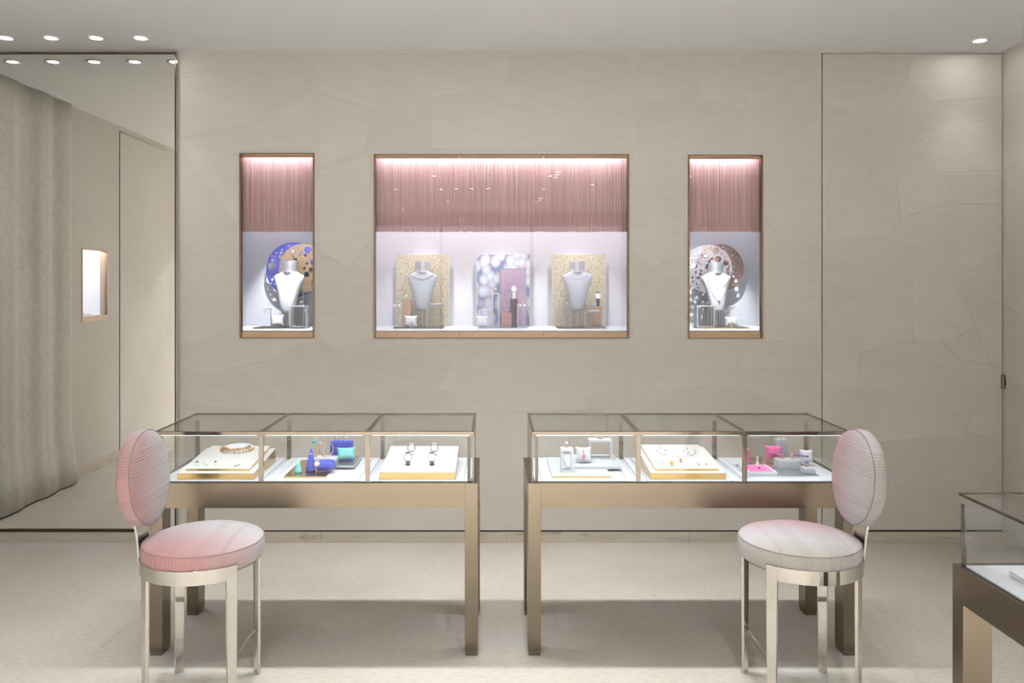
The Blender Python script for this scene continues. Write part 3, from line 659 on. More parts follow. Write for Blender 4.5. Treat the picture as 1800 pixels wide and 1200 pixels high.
def necklace(label, bu, zlow, half, ztop, m, r=0.0012, beads=None, pendant=None, link=False):
    t0, surf, c, rz = bu; t = thing('necklace', label, 'necklace', c, rz)
    pts = [surf(half*u, zlow + (ztop - zlow)*abs(u)**1.9) for u in [(-1 + 2*i/28) for i in range(29)]]
    b = MB()
    if link:
        for k, p in enumerate(pts): b.torus(p, 0.0042, 0.0013, (0.3 + (k % 2)*1.0, 0.4*k, 0), 10, 5)
    else: b.tube(pts, r, 5)
    b.build('chain', m, t)
    if beads:
        g = MB()
        for k in range(2, 28, beads[0]): g.sphere(pts[k], beads[1], 8)
        g.build('stones', GEM[beads[2]], t)
    if pendant: MB().torus(pts[14] + Vector((0,-0.001,-0.007)), 0.006, 0.0015, (PI/2,0,0), 18, 6).sphere(pts[14] + Vector((0,-0.001,-0.007)), 0.0035, 8).build('pendant', pendant, t)
    return t
def earring_stand(label, c, h, w, m=SILVER, rz=0, ends=1):
    t = thing('earring_stand', label, 'stand', c, rz)
    MB().box(-0.016, 0.016, -0.010, 0.010, 0, 0.003).build('foot', m, t); MB().cyl((0,0,0.003), (0,0,h), 0.0022, n=8).build('post', m, t)
    MB().cyl((-w if ends != 0 else 0, 0, h), (w if ends == 2 else 0.002, 0, h), 0.0018, n=8).build('crossbar', m, t); return t
def earring(label, c, m, gem, drop=0.012, r=0.005, hoop=False):
    t = thing('earring', label, 'earring', c)
    MB().cyl((0,0,0), (0,0,-drop), 0.0006, n=6).build('hook', m, t)
    if hoop: MB().torus((0,0,-drop - r), r, 0.0014, (PI/2,0,0.4), 18, 6).build('hoop', m, t)
    else: MB().lathe([(0,-0.002),(r,-0.002),(r,0.002),(0,0.002)], 16, Matrix.Translation((0,0,-drop - r)) @ Matrix.Rotation(PI/2, 4, 'X')).build('disc', GEM[gem], t)
    return t
def picture(label, px0, px1, py0, Y, m):
    x0, x1 = at(px0,0,Y).x, at(px1,0,Y).x; z1 = at(0,py0,Y).z; w = (x1-x0)/2; h = z1 - SH
    t = thing('picture_panel', label, 'picture panel', ((x0+x1)/2, Y, SH))
    MB().box(-w, w, 0.002, 0.014, 0, h).build('panel', WHITE, t); MB().box(-w + 0.004, w - 0.004, 0.0, 0.002, 0.001, h - 0.004).build('print', m, t); return t

# ------------------------------------------------------------------ niche contents
def gold_leaf(name, s):
    m = mat(name, srgb(214,196,150), 0.5, 0.15); N, L, b = nodes(m)
    n = tex(m, 'Noise', 55.0, 'Object', (1,1,1), (0,0,0), Detail=8.0, Roughness=0.75); n2 = tex(m, 'Noise', 9.0 + s, 'Object', Detail=5.0)
    c = ramp(m, n.outputs[0], [(0.36, srgb(112,94,74)), (0.46, srgb(186,172,144)), (0.60, srgb(212,202,178))]); c2 = ramp(m, n2.outputs[0], [(0.35, srgb(180,164,146)), (0.65, srgb(212,204,178))])
    L.new(mixc(m, 0.25, c, c2), b.inputs['Base Color']); bump(m, n.outputs[0], 0.4, 0.003); return m
def petal_print():
    m = mat('petal_print', srgb(200,210,225), 0.4); N, L, b = nodes(m)
    v = tex(m, 'Voronoi', 19.0, 'Object', (1,1,0.8)); v2 = tex(m, 'Voronoi', 27.0, 'Object', (1,1,1), (0,0.6,0))
    c = ramp(m, v.outputs['Distance'], [(0.0, srgb(236,240,250)), (0.35, srgb(206,216,234)), (0.55, srgb(196,186,196)), (0.75, srgb(120,130,170))])
    n = tex(m, 'Noise', 16.0, 'Object', Detail=2.0)
    t = ramp(m, n.outputs[0], [(0.35, (0.88,0.93,1.0,1)), (0.5, (1,1,1,1)), (0.62, (0.97,0.86,0.84,1)), (0.75, (0.96,0.94,0.84,1))])
    d = ramp(m, v2.outputs['Distance'], [(0.0, (0.72,0.68,0.70,1)), (0.16, (0.86,0.84,0.88,1)), (0.22, (1,1,1,1))])
    L.new(mixc(m, 1, mixc(m, 1, c, t, 'MULTIPLY'), d, 'MULTIPLY'), b.inputs['Base Color']); return m
PY = 5.39
picture('gold flecked picture panel behind the bust with a chunky chain', 696, 790, 446, PY, gold_leaf('gold_leaf_print', 0.0))
picture('blue and white petal picture panel in the middle of the wide niche', 837, 932, 446, PY, petal_print())
picture('gold flecked picture panel behind the bust with a thin chain', 970, 1065, 446, PY, gold_leaf('gold_leaf_print_pale', 3.0))
def ntray(label, px0, px1, m):
    x0, x1 = at(px0,0,5.14).x, at(px1,0,5.14).x; return tray(label, x0, x1, 5.12, 5.32, SH, 0.007, m)
NT = SH + 0.007; IY = 5.17
def nz(py, Y=IY): return CZ - (py - VY)/F*Y
def nx(px, Y=IY): return (px - VX)/F*Y
# left narrow niche
ntray('dark grey tray in the niche beside the mirror', 446, 535, DARKBR)
def disc(label, px, py, rp, Y, m, seed, big, small, stand=True, yaw=0):
    c = at(px, py, Y); R = rp/F*Y; rnd = random.Random(seed); hs = []
    for k, (n, r0, r1) in enumerate(((big, 0.10, 0.16), (small//3, 0.045, 0.075), (small, 0.018, 0.032))):
        tries = 0; cnt = 0
        while cnt < n and tries < 4000:
            tries += 1; r = rnd.uniform(r0, r1)*R; a = rnd.uniform(0, 2*PI); d = R*math.sqrt(rnd.random())
            x, y = d*math.cos(a), d*math.sin(a)
            if d + r > R*0.97 or any(math.hypot(x - h[0], y - h[1]) < r + h[2] + 0.012*R for h in hs): continue
            hs.append((x, y, r)); cnt += 1
    vs_, fs = [], []
    def loop(cx, cy_, r, n, rev):
        o = len(vs_); ids = list(range(o, o + n)); vs_.extend(Vector((cx + r*math.cos(2*PI*i/n), cy_ + r*math.sin(2*PI*i/n))) for i in range(n)); fs.append(ids)
    loop(0, 0, R, 72, False)
    for h in hs: loop(h[0], h[1], h[2], 18 if h[2] > 0.08*R else 9, True)
    ov, oe, of, *_ = delaunay_2d_cdt(vs_, [], fs, 2, 1e-6)
    b = MB(); b.v = [(p.x, 0, p.y) for p in ov]
    for f in of:
        fx = sum(ov[i].x for i in f)/len(f); fy = sum(ov[i].y for i in f)/len(f)
        if any(math.hypot(fx - h[0], fy - h[1]) < h[2]*0.96 for h in hs): continue
        b.f.append(tuple(f)); b.sm.append(False)
    t = thing('perforated_disc', label, 'decorative disc', (c.x, Y, SH), yaw)
    o = b.build('disc_plate', m, t, (0, 0, c.z - SH)); s = o.modifiers.new('solid', 'SOLIDIFY'); s.thickness = 0.002; s.offset = 0
    MB().cyl((0, 0.008, 0.004), (0, 0.008, c.z - SH - R*0.3), 0.003, n=8).build('stem', GOLDEDGE, t); MB().box(-0.035, 0.035, -0.01, 0.024, 0, 0.005).build('stem_foot', GOLDEDGE, t)
    return t
DBLUE = mat('blue_enamel_disc', srgb(62,62,150), 0.4, 0.3); DGOLD = mat('gold_disc', srgb(138,116,90), 0.4, 0.5); DPALE = mat('pale_rose_disc', srgb(190,172,162), 0.4, 0.5); DROSE = mat('copper_disc', srgb(150,118,106), 0.35, 0.6); DSILV = mat('silver_disc', srgb(158,152,156), 0.35, 0.5)
disc('blue perforated disc behind the white bust', 516, 474, 48, 5.40, DBLUE, 3, 7, 150)
disc('gold perforated disc overlapping the blue disc', 533, 471, 42, 5.355, DGOLD, 8, 7, 70)
disc('pale rose perforated disc half hidden by the niche edge', 557, 470, 37, 5.43, DPALE, 5, 5, 90)
b = bust('white necklace bust in the niche beside the mirror', (nx(507,5.27), 5.27, NT), 1.07, -0.18, 0.082)
necklace('fine station necklace with ring pendant on the bust by the blue disc', b, 0.012, 0.085, 0.232, GOLD, 0.0005, (4, 0.0022, 'pearl'), GOLD)
pillow('white pillow in the niche beside the mirror', (nx(487,5.16), 5.165, NT), 0.085, 0.078, 0.04, SILK, 0.1, 0.2)
ring('ring in front of the white pillow by the mirror niche tray', (nx(487,5.13), 5.132, NT), 0.008, SILVER, 'black', 0.004)
earring_stand('thin wire earring stand behind the white pillow beside the mirror', (nx(476,5.25), 5.25, NT), 0.115, 0.045)
earring('hoop earring on the wire stand beside the mirror', (nx(476,5.25) - 0.04, 5.25, NT + 0.113), SILVER, 'clear', 0.006, 0.008, True)
frame_stand('white frame stand right of the bust in the blue disc niche', (nx(526,5.16), 5.165, NT), 0.115, 0.07, 0.139, WHITE, 0.009)
ring('pearl ring on the white frame stand in the blue disc niche', (nx(529,5.16), 5.165, NT + 0.139), 0.0105, SILVER, 'pearl', 0.007)
# wide niche, first bay
ntray('dark mirror tray under the copper block in the wide niche', 692, 779, DARKBR)
b = bust('silver necklace bust wearing a chunky chain', (nx(742.5,5.27), 5.27, NT), 1.01, 0, 0.10, BUSTG)
necklace('chunky silver chain necklace on the silver bust', b, 0.208, 0.077, 0.243, SILVER, link=True)
block('copper display block left of the chunky chain bust', nx(709), nx(722), 5.185, 5.225, NT, NT*0 + nz(525) - NT, COPPER)
ring('white ring on top of the copper block left of the bust', (nx(713), 5.2, nz(525)), 0.008, SILVER, 'clear', 0.006)
earring_stand('silver earring stand beside the copper block', (nx(704,5.24), 5.245, NT), nz(535,5.24) - NT, 0.05)
earring('left of two round earrings beside the copper block', (nx(694,5.24), 5.245, nz(535,5.24)), SILVER, 'pearl', 0.003, 0.008)
earring('right of two round earrings beside the copper block', (nx(703,5.24) - 0.004, 5.245 - 0.006, nz(535,5.24)), SILVER, 'pearl', 0.003, 0.008)
pillow('white pillow in front of the copper block', (nx(722,5.15), 5.15, NT), 0.085, 0.074, 0.04, SILK, 0.0, 0.2)
bracelet('wide silver mesh bracelet on the pillow by the copper block', (nx(724,5.13), 5.13, NT + 0.001), 0.018, SILVER, beads=(14, 0.004, 'clear'))
frame_stand('steel frame stand right of the chunky chain bust', (nx(765), 5.18, NT), 0.108, 0.075, nz(536) - NT, STEEL, 0.005)
bracelet('diamond bracelet lying on the steel frame stand by the chunky chain', (nx(766), 5.18, nz(536)), 0.033, SILVER, stand=False, beads=(24, 0.0042, 'clear'), sc=0.6)
# wide niche, middle bay
ntray('gold edged tray in the middle of the wide niche', 841, 927, GREYT)
def glitter():
    m = mat('pink_glitter', srgb(206,176,194), 0.45, 0.2); N, L, b = nodes(m)
    v = tex(m, 'Voronoi', 330.0, 'Object'); n = tex(m, 'Noise', 6.0, 'Object', Detail=2.0)
    c = ramp(m, v.outputs['Distance'], [(0.1, srgb(250,236,246)), (0.4, srgb(206,174,194)), (0.7, srgb(160,126,156))]); c2 = ramp(m, n.outputs[0], [(0.4, (0.82,0.84,0.98,1)), (0.6, (1,0.97,0.97,1))])
    L.new(mixc(m, 1, c, c2, 'MULTIPLY'), b.inputs['Base Color']); return m
g = thing('glitter_panel', 'pink glitter panel standing in front of the petal picture', 'display panel', (nx(902,5.29), 5.29, NT)); gw = 22.5/F*5.29; gh = nz(472,5.29) - NT
MB().box(-gw, gw, 0, 0.012, 0, gh).build('panel_frame', STEEL, g); MB().box(-gw + 0.006, gw - 0.006, -0.001, 0, 0.006, gh - 0.006).build('glitter_face', glitter(), g)
block('dark plum glossy block under the white watch', nx(897), nx(910), 5.20, 5.245, NT, nz(525,5.2) - NT, PLUM)
watch('white round watch on the dark plum block', (nx(903.5,5.22), 5.222, nz(525,5.2)), DIAL, WHITE, SILVER, 0.019, 0.25, 0, 0.062)
block('rose leather box with a ring in the wide niche', nx(881.5,5.15), nx(899,5.15), 5.135, 5.185, NT, nz(550,5.15) - NT, ROSEB)
ring('rose gold ring on the rose leather box', (nx(890,5.15), 5.155, nz(550,5.15)), 0.008, ROSE, 'pearl', 0.005)
frame_stand('tall white frame stand before the petal picture', (nx(871), 5.21, NT), 0.05, 0.045, nz(515) - NT, WHITE, 0.009)
ring('gold ring on the tall white frame stand', (nx(871), 5.21, nz(515)), 0.0105, ROSE, 'clear', 0.007)
frame_stand('low wide white frame stand behind the tilted pillow', (nx(852.5,5.175), 5.175, NT), 0.08, 0.05, nz(544,5.15) - NT, WHITE, 0.008)
ring('gold ring on the low wide white frame stand', (nx(854,5.175), 5.175, nz(544,5.15)), 0.008, ROSE, 'pearl', 0.005)
pillow('tilted white pillow in front of the petal picture', (nx(847,5.118), 5.118, NT), 0.08, 0.074, 0.035, SILK, 0.15, 0.2)
t = thing('earring_stand', 'white bracket earring stand beside the plum block', 'stand', (nx(910,5.16), 5.16, NT)); hh = nz(534,5.16) - NT
MB().box(0, 0.06, -0.012, 0.012, 0, 0.006).build('foot', WHITE, t); MB().box(-0.003, 0.003, -0.006, 0.006, 0.006, hh).build('post', WHITE, t); MB().box(0, 0.058, -0.003, 0.003, hh - 0.004, hh).build('crossbar', WHITE, t)
for k, (px, pz, w) in enumerate(((914.5, 0.0, 'left round rose earring on the white bracket stand'), (922, 0.0, 'right round rose earring on the white bracket stand'))):
    earring(w, (nx(px,5.15), 5.152, hh + NT - 0.002), ROSE, 'pearl', 0.002, 0.009)
# wide niche, last bay
ntray('dark steel tray under the thin chain bust', 980, 1066, DARKBR)
b = bust('silver necklace bust wearing a thin chain', (nx(1015,5.27), 5.27, NT), 1.01, 0, 0.10, BUSTG)
necklace('thin silver chain on the bust right of the petal picture', b, 0.212, 0.074, 0.243, SILVER, 0.0011)
frame_stand('narrow steel frame stand left of the thin chain bust', (nx(996), 5.18, NT), 0.054, 0.05, nz(538) - NT, STEEL, 0.005)
ring('white ring on the narrow steel frame stand', (nx(997), 5.18, nz(538)), 0.009, SILVER, 'clear', 0.005)
block('copper display block under the black strap watch', nx(1043.5,5.24), nx(1058,5.24), 5.235, 5.275, NT, nz(538,5.24) - NT, COPPER)
watch('watch with black strap on the copper block', (nx(1051,5.25), 5.255, nz(538,5.25)), DIAL, LEATHER_K, SILVER, 0.021, 0.25, 0, 0.068)
frame_stand('wide steel frame stand in front of the copper block', (nx(1042), 5.165, NT), 0.11, 0.08, nz(547) - NT, STEEL, 0.005)
bracelet('silver bangle on the wide steel frame stand', (nx(1044), 5.165, nz(547)), 0.03, SILVER, stand=False, beads=(10, 0.0045, 'clear'), sc=0.6)
# right narrow niche
ntray('gold tray in the niche nearest the flush door', 1229, 1316, GOLDEDGE)
disc('copper perforated disc behind the bust with two chains', 1265, 471, 42, 5.40, DROSE, 21, 6, 110)
disc('silver perforated disc left of the bust with two chains', 1245, 472, 42, 5.36, DSILV, 33, 7, 150)
b = bust('white necklace bust wearing two fine chains', (nx(1260,5.27), 5.27, NT), 1.02, 0.15, 0.09)
necklace('short fine chain with pearls on the bust nearest the door', b, 0.16, 0.086, 0.234, SILVER, 0.0007, (4, 0.003, 'pearl'))
necklace('long fine chain with pendant on the bust nearest the door', b, 0.08, 0.078, 0.228, SILVER, 0.0007, None, SILVER)
frame_stand('white frame stand in the niche nearest the flush door', (nx(1238.5,5.17), 5.175, NT), 0.118, 0.08, nz(537) - NT, WHITE, 0.009)
ring('left of two rings on the white frame stand nearest the door', (nx(1235), 5.17, nz(537)), 0.010, SILVER, 'clear', 0.006)
ring('right of two rings on the white frame stand nearest the door', (nx(1244), 5.17, nz(537)), 0.007, SILVER, 'pearl', 0.004)
earring_stand('white T shaped earring stand nearest the flush door', (nx(1284,5.22), 5.225, NT), nz(538,5.22) - NT, 0.05, WHITE, PI)
earring('drop earring on the white T stand nearest the door', (nx(1296,5.22), 5.225, nz(538,5.22)), SILVER, 'clear', 0.025, 0.005)
pillow('white pillow before the T stand nearest the flush door', (nx(1286,5.14), 5.145, NT), 0.078, 0.066, 0.04, SILK, -0.12, 0.2)
bracelet('gold bangle on the pillow nearest the flush door', (nx(1285,5.12), 5.122, NT), 0.016, GOLD, r=0.003)

# ------------------------------------------------------------------ table 1 contents
def dx(px, Y): return (px - VX)/F*Y
# bay 1
bd, put, sl = board('two tier cream board with gold edge under the gemstone collar', dx(312,3.45), dx(446,3.45), 3.447, 3.80, 0.027, 0.062, CREAM, GOLDEDGE, 0.026)
def neck_disc(label, c, rx, ry, sl):
    t = thing('necklace_disc', label, 'necklace display', c)
    o = MB().lathe([(1.0,0.0),(0.98,0.16),(0.90,0.34),(0.70,0.48),(0.4,0.55),(0,0.58)], 40, Matrix.Diagonal((rx, ry, 0.03, 1))).build('disc_body', SILK, t, rot=(sl,0,0)); return t
p = put(419, 800); p = put(418, 789)
neck_disc('white oval necklace form on the cream board', p, 0.075, 0.07, sl)
t = thing('necklace', 'gold collar necklace with coloured stones on white oval form', 'necklace', p); t.rotation_euler = (sl, 0, 0)
b1, g1, g2 = MB(), MB(), MB(); rnd = random.Random(4)
for row, (ra, zz) in enumerate(((0.058, 0.0175), (0.067, 0.013), (0.077, 0.006))):
    pts = [(ra*math.cos(a), ra*0.95*math.sin(a), zz) for a in [PI*1.02 + PI*0.96*k/26 for k in range(27)]]
    b1.tube(pts, 0.0009, 5)
    for k in range(row % 2, 27, 2): (g1 if rnd.random() < 0.6 else g2).sphere(pts[k], rnd.uniform(0.0036, 0.0056), 7)
b1.build('chain', GOLD, t); g1.build('gold_beads', GOLD, t); g2.build('stones', GEM['amber'], t)
for px, w, g in ((346.5, 'leftmost of three silver rings on the cream board', 'black'), (362.5, 'middle of three silver rings on the cream board', 'clear'), (379, 'rightmost of three silver rings on the cream board', 'black')):
    ring(w, put(px, 818.5), 0.0075, SILVER, g, 0.0042)
pp = put(416, 819); t = thing('brooch', 'slim dark stone brooch at the front of the cream board', 'brooch', pp); t.rotation_euler = (sl, 0, 0)
MB().cyl((-0.035,0.012,0.001), (0.03,0.004,0.001), 0.0006, n=5).build('pin', SILVER, t); MB().sphere((-0.006,-0.006,0.002), 0.003, 8, (1.4,1,0.7)).sphere((0.0,0.002,0.002), 0.003, 8, (1.4,1,0.7)).sphere((0.007,0.011,0.002), 0.003, 8, (1.4,1,0.7)).build('stones', GEM['black'], t)
# bay 2
tray('gold tray carrying the blue and turquoise cones', dx(499,3.48), dx(573,3.48), 3.475, 3.80, DK, 0.008, GOLDEDGE)
Z8 = DK + 0.0085
cone('small turquoise velvet ring cone on the gold tray', on(524.5, 830, Z8), 0.0165, 0.058, TURQ)
cone('tall blue velvet ring cone on the gold tray', on(546.5, 827, Z8), 0.0225, 0.102, BLUE2)
q = on(546.5, 827, Z8); t = ring('thin silver ring around the tall blue cone', (q.x, q.y, Z8 + 0.074), 0.0075, SILVER, 'clear', 0.003, True)
q = on(524.5, 830, Z8); ring('thin silver ring around the turquoise cone', (q.x, q.y, Z8 + 0.034), 0.0085, SILVER, 'clear', 0.002, True)
q = on(567, 832, Z8); pillow('blue velvet cushion lying at the front of the gold tray', (q.x + 0.002, q.y + 0.055, Z8), 0.088, 0.07, 0.042, BLUE2, 0.12, 0.12, True)
watch_c = on(556, 824, Z8 + 0.02)
t = thing('wristwatch', 'rose gold watch wrapped over the blue cushion', 'watch', (q.x - 0.026, q.y + 0.010, Z8), 0.12)
MB().torus((0,0.004,0.024), 0.024, 0.0022, (0.2,PI/2,0), 30, 6).build('bracelet_band', ROSE, t); MB().lathe([(0,0),(0.013,0),(0.013,0.004),(0.010,0.005),(0,0.005)], 24, Matrix.Translation((0,-0.010,0.042)) @ Matrix.Rotation(1.0,4,'X')).build('case', ROSE, t); MB().lathe([(0.0,0.0052),(0.0098,0.0052)], 20, Matrix.Translation((0,-0.010,0.042)) @ Matrix.Rotation(1.0,4,'X')).build('dial', DIAL, t)
tray('grey mirror tray under the blue box', dx(545,3.64), dx(623,3.64), 3.635, 3.86, DK + 0.009, 0.010, GREYT)
Z2 = DK + 0.0192
block('white lacquer block under the open cuff bracelet', dx(553,3.68), dx(592,3.68), 3.665, 3.745, Z2, 0.022, WHITE)
bracelet('open rose gold cuff bracelet on the white block', (dx(573,3.70), 3.705, Z2 + 0.022), 0.034, ROSE, 'cuff_bracelet', True, 0.5, None, 0.28, r=0.0028)
block('bright blue box with rings on top', dx(580,3.80), dx(618,3.80), 3.80, 3.845, Z2, CZ - (777 - VY)/F*3.80 - Z2, BLUE)
zb = CZ - (777 - VY)/F*3.80
ring('left white ring on top of the blue box', (dx(592,3.82), 3.82, zb), 0.008, ROSE, 'pearl', 0.005)
ring('right white ring on top of the blue box', (dx(608,3.82), 3.82, zb), 0.008, SILVER, 'pearl', 0.005)
q = on(606, 813, Z2); pillow('turquoise velvet pillow in front of the blue box', (q.x, q.y + 0.035, Z2), 0.086, 0.06, 0.05, TURQ, 0.2, 0.35)
es = earring_stand('white pole earring stand behind the open cuff', (dx(569.5,3.76), 3.765, Z2), CZ - (764.5 - VY)/F*3.765 - Z2, 0.058, WHITE)
zc = CZ - (764.5 - VY)/F*3.765
earring('turquoise disc earring on the pole stand', (dx(552,3.76), 3.765, zc), GOLD, 'turquoise', 0.022, 0.0085)
earring('pearl white disc earring on the pole stand', (dx(563.5,3.76), 3.765, zc), GOLD, 'pearl', 0.032, 0.0075)
# bay 3
bd, put, sl = board('white watch board with a bronze front edge', dx(668,3.45), dx(800,3.45), 3.447, 3.82, 0.030, 0.068, WHITE, GOLDEDGE)
for (px, py), dm, sm, cm, w in (((723, 798), DIAL, GREYB, STEEL, 'back left watch with pale strap on the watch board'), ((763.5, 798), DIAL, GREYB, STEEL, 'back right watch with pale strap on the watch board'), ((717, 816.5), DIAL, LEATHER_G, STEEL, 'front watch with dark green strap on the watch board'), ((759, 816.5), DIALR, LEATHER_B, ROSE, 'front watch with navy strap on the watch board')):
    watch(w, put(px, py), dm, sm, cm, 0.0185, 0.55, 0.12, 0.033 if sm is not GREYB else 0.028)

# ------------------------------------------------------------------ table 2 contents
tray('gold edged grey tray under the ring tower', dx(971,3.48), dx(1074,3.48), 3.475, 3.85, DK, 0.010, GREYB, GOLDEDGE)
ZL = DK + 0.0102
tray('pale grey raised tray under the white pillow with pink bracelet', dx(996,3.61), dx(1092,3.61), 3.60, 3.86, ZL, 0.012, GREYB)
ZU = ZL + 0.0122
frame_stand('white ring tower on the gold edged tray', on(997, 830, ZL) + Vector((0, 0.025, 0)), 0.055, 0.05, 0.104, WHITE, 0.009, 0.010)
q = on(997, 830, ZL); ring('rose gold openwork ring on the white ring tower', (q.x, q.y + 0.025, ZL + 0.104), 0.0095, ROSE, 'pearl', 0.007)
q = on(1027, 815, ZU); pillow('white pillow wearing a pink stone bracelet', (q.x, q.y + 0.03, ZU), 0.076, 0.068, 0.045, SILK, 0, 0.25)
t = thing('bracelet', 'pink stone bracelet around the white pillow', 'bracelet', (q.x - 0.002, q.y + 0.005, ZU))
MB().tube([(0.002,0.02,0.064),(0.0,0.004,0.055),(0,-0.006,0.038),(0,-0.005,0.02),(0.002,0.004,0.004)], 0.0022, 6).build('chain', ROSE, t); MB().sphere((0,-0.009,0.036), 0.0085, 10, (1,0.4,1)).build('stone', GEM['pink'], t)
frame_stand('white frame stand carrying the standing hoop bracelet', (dx(1054.5,3.76), 3.765, ZU), 0.108, 0.06, 0.092, WHITE, 0.007, 0.010)
bracelet('standing rose gold hoop bracelet on white stand', (dx(1056,3.76), 3.765, ZU + 0.092), 0.031, ROSE, stand=True, rz=0.35, beads=(5, 0.004, 'pearl'), r=0.0022)
bd, put, sl = board('two tier cream board with gold edge under the fine necklaces', dx(1144,3.45), dx(1276,3.45), 3.447, 3.82, 0.028, 0.064, CREAM, GOLDEDGE, 0.024)
p = put(1184, 793)
neck_disc('white oval necklace form on the board with flower jewels', p, 0.072, 0.075, sl)
t = thing('necklace', 'two fine chains with tiny stones draped on the white form', 'necklace', p); t.rotation_euler = (sl, 0, 0)
b1, g1 = MB(), MB()
for ra, zz, sx in ((0.062, 0.0165, 0.0), (0.088, 0.002, 0.012)):
    pts = [(sx + ra*math.cos(a), ra*0.95*math.sin(a), zz) for a in [PI*0.9 + PI*1.2*k/30 for k in range(31)]]; b1.tube(pts, 0.0007, 5)
    for k in range(2, 31, 6): g1.sphere(pts[k], 0.0026, 7)
b1.build('chain', ROSE, t); g1.build('stones', GEM['red'], t)
def flower(label, c, r, m, gem, cat='brooch'):
    t = thing('flower_brooch', label, cat, c); t.rotation_euler = (0.9, 0, 0); pb = MB()
    for k in range(8):
        a = 2*PI*k/8; pb.sphere((r*0.68*math.cos(a), r*0.68*math.sin(a) + r, 0.003), r*0.32, 7, (1,1,0.5))
    pb.build('petals', m, t); MB().sphere((0, r, 0.004), r*0.38, 8, (1,1,0.6)).build('centre_stone', GEM[gem], t)
flower('orange stone flower brooch on the cream board', put(1181.5, 819), 0.0125, GOLD, 'orange')
flower('pink stone flower brooch on the cream board', put(1197, 812.5), 0.0105, ROSE, 'red')
flower('pale stone flower brooch left of the orange one', put(1163, 816.5), 0.009, SILVER, 'clear')
flower('small pale stud left of a matching stud on the cream board', put(1228, 818), 0.006, ROSE, 'clear', 'earring')
flower('small pale stud at the right end of the cream board', put(1241.5, 818), 0.006, ROSE, 'pink', 'earring')
# bay 3
tray('silver tray at the front of the pink display', dx(1317,3.49), dx(1439,3.49), 3.482, 3.70, DK, 0.009, GREYT, SILVER)
tray('rose mirror tray behind the silver tray', dx(1322,3.72), dx(1412,3.72), 3.71, 3.86, DK, 0.009, mat('rose_mirror_tray', srgb(190,150,140), 0.15, 0.8))
Z9 = DK + 0.0092
t = thing('jewel_tray', 'white tray with a hot pink velvet pad', 'tray', (dx(1341,3.49), 3.485, Z9))
w2 = dx(1366,3.49) - dx(1341,3.49)
MB().box(-w2, w2, 0, 0.15, 0, 0.008).box(-w2, w2, 0, 0.008, 0.008, 0.014).box(-w2, w2, 0.142, 0.15, 0.008, 0.014).box(-w2, -w2 + 0.008, 0.008, 0.142, 0.008, 0.014).box(w2 - 0.008, w2, 0.008, 0.142, 0.008, 0.014).build('tray_body', WHITE, t)
MB().box(-w2 + 0.009, w2 - 0.009, 0.009, 0.141, 0.008, 0.0125).build('velvet_pad', PINK, t, bevel=0.002)
t = thing('necklace', 'purple pendant necklace on the hot pink pad', 'necklace', (dx(1336,3.55), 3.55, Z9 + 0.0125))
MB().tube([(-0.045,0.05,0.001),(-0.02,0.03,0.001),(0,0.01,0.001),(0.018,-0.01,0.001)], 0.0008, 5).build('chain', SILVER, t); MB().sphere((0,0.01,0.004), 0.006, 8, (1,1,0.7)).build('stone', GEM['purple'], t); MB().box(0.008,0.022,-0.018,-0.004,0,0.002).build('charm', SILVER, t)
q = on(1313, 811.5, Z9); cone('hot pink velvet ring cone', (q.x, q.y, Z9), 0.0155, 0.085, PINK)
ring('rose gold cluster ring around the pink cone', (q.x + 0.001, q.y, Z9 + 0.058), 0.0085, ROSE, 'pearl', 0.005, True)
q = on(1331.5, 812, Z9); q.y = 3.66; q.x = dx(1331.5, 3.66); cone('small white ring cone behind the pink pad', (q.x, q.y, Z9), 0.011, 0.036, WHITE)
ring('butterfly ring on the small white cone', (q.x, q.y, Z9 + 0.024), 0.006, GOLD, 'pearl', 0.006)
q = on(1363, 810, Z9); pillow('hot pink pillow with a diamond bracelet', (q.x, q.y + 0.02, Z9), 0.084, 0.066, 0.045, PINK, 0.12, 0.2)
t = thing('bracelet', 'diamond chain bracelet across the hot pink pillow', 'bracelet', (q.x, q.y - 0.008, Z9), 0.12); g1 = MB()
for k in range(11): u = -1 + 2*k/10; g1.sphere((0.034*u, 0.012*u*u, 0.038 - 0.01*u), 0.0026, 7)
g1.build('stones', GEM['clear'], t); MB().tube([(0.034*u, 0.012*u*u + 0.001, 0.038 - 0.01*u) for u in [-1 + k/5 for k in range(11)]], 0.0009, 5).build('chain', SILVER, t)
block('wide grey block in the pink display', dx(1366,3.62), dx(1405,3.62), 3.60, 3.665, Z9, 0.040, GREYB)
ring('purple stone ring on the wide grey block', (dx(1369.5,3.63), 3.63, Z9 + 0.040), 0.006, ROSE, 'purple', 0.006)
ring('pink stone ring on the wide grey block', (dx(1376.5,3.63), 3.635, Z9 + 0.040), 0.006, ROSE, 'pink', 0.006)
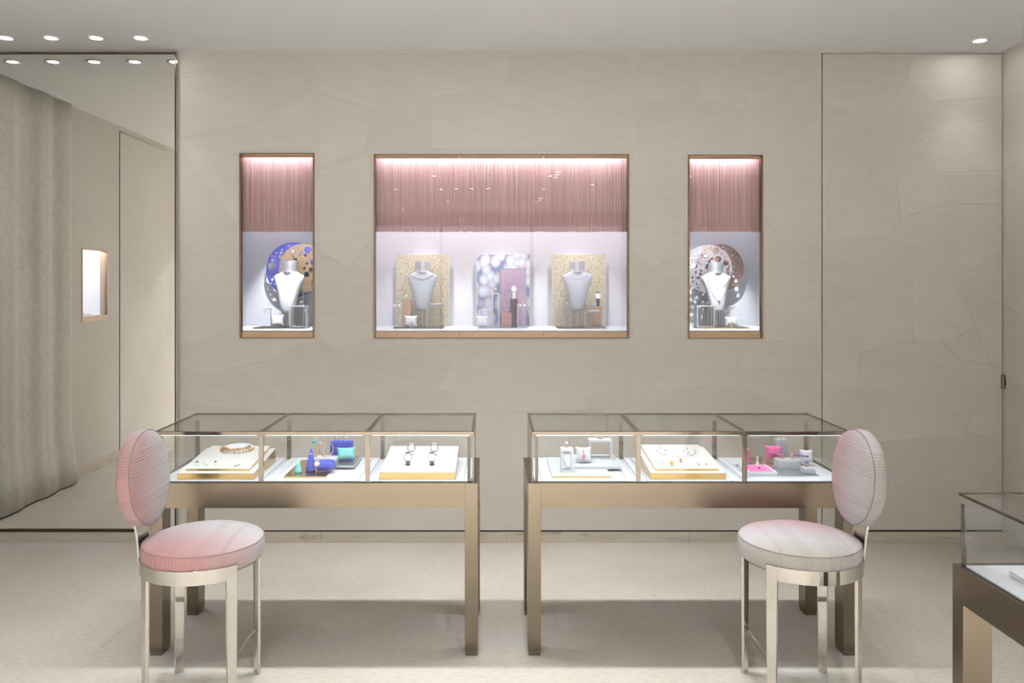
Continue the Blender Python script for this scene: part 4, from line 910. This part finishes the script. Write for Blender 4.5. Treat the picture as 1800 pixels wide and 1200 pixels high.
ring('round pink brooch ring at the end of the wide grey block', (dx(1393,3.63), 3.63, Z9 + 0.040), 0.007, ROSE, 'pink', 0.006)
block('tall grey block at the back of the pink display', dx(1364,3.80), dx(1384,3.80), 3.79, 3.835, Z9, CZ - (772 - VY)/F*3.80 - Z9, GREYB)
zt_ = CZ - (772 - VY)/F*3.80
bracelet('gold flower bracelet on the tall grey block', (dx(1373,3.81), 3.812, zt_), 0.014, ROSE, stand=True, beads=(8, 0.004, 'pearl'), r=0.002)
t = thing('bracelet', 'bead chain bracelet hanging from the tall grey block', 'bracelet', (dx(1386,3.78), 3.785, zt_ - 0.004)); g1 = MB()
cpts = [(-0.004 + 0.022*(k/12)**1.5, -0.002, 0.004 - 0.075*k/12) for k in range(13)]
for pnt in cpts: g1.sphere(pnt, 0.003, 7)
g1.build('beads', GEM['pearl'], t); MB().tube(cpts, 0.001, 5).build('chain', GOLD, t)
q = on(1409, 813, DK); pillow('white pillow with a purple flower bracelet', (q.x, 3.715, Z9), 0.062, 0.062, 0.036, SILK, -0.08, 0.2)
t = thing('bracelet', 'purple flower bracelet across the white pillow', 'bracelet', (dx(1409,3.69), 3.69, Z9), -0.08); g1 = MB()
for k in range(9): u = -1 + 2*k/8; g1.sphere((0.03*u, 0.008*u*u - 0.002, 0.042 - 0.004*u), 0.004, 7, (1,0.6,1))
g1.build('stones', GEM['purple'], t); MB().tube([(0.03*u, 0.008*u*u - 0.001, 0.042 - 0.004*u) for u in (-1,-0.5,0,0.5,1)], 0.0012, 5).build('chain', SILVER, t)
block('small grey block under the purple ring', dx(1413,3.52), dx(1433,3.52), 3.51, 3.565, Z9, 0.024, GREYB)
ring('tall purple flower ring on the small grey block', (dx(1418,3.54), 3.54, Z9 + 0.024), 0.009, ROSE, 'purple', 0.008)
# table 3 contents
tray('white tray in the table cut off by the right edge', 1.495, 1.78, 1.85, 2.31, DK, 0.018, WHITE, SILVER)
p = (1.62, 2.08, DK + 0.018)
bracelet('silver bracelet on the white tray in the right edge table', p, 0.03, SILVER, stand=False, beads=(16, 0.003, 'clear'))
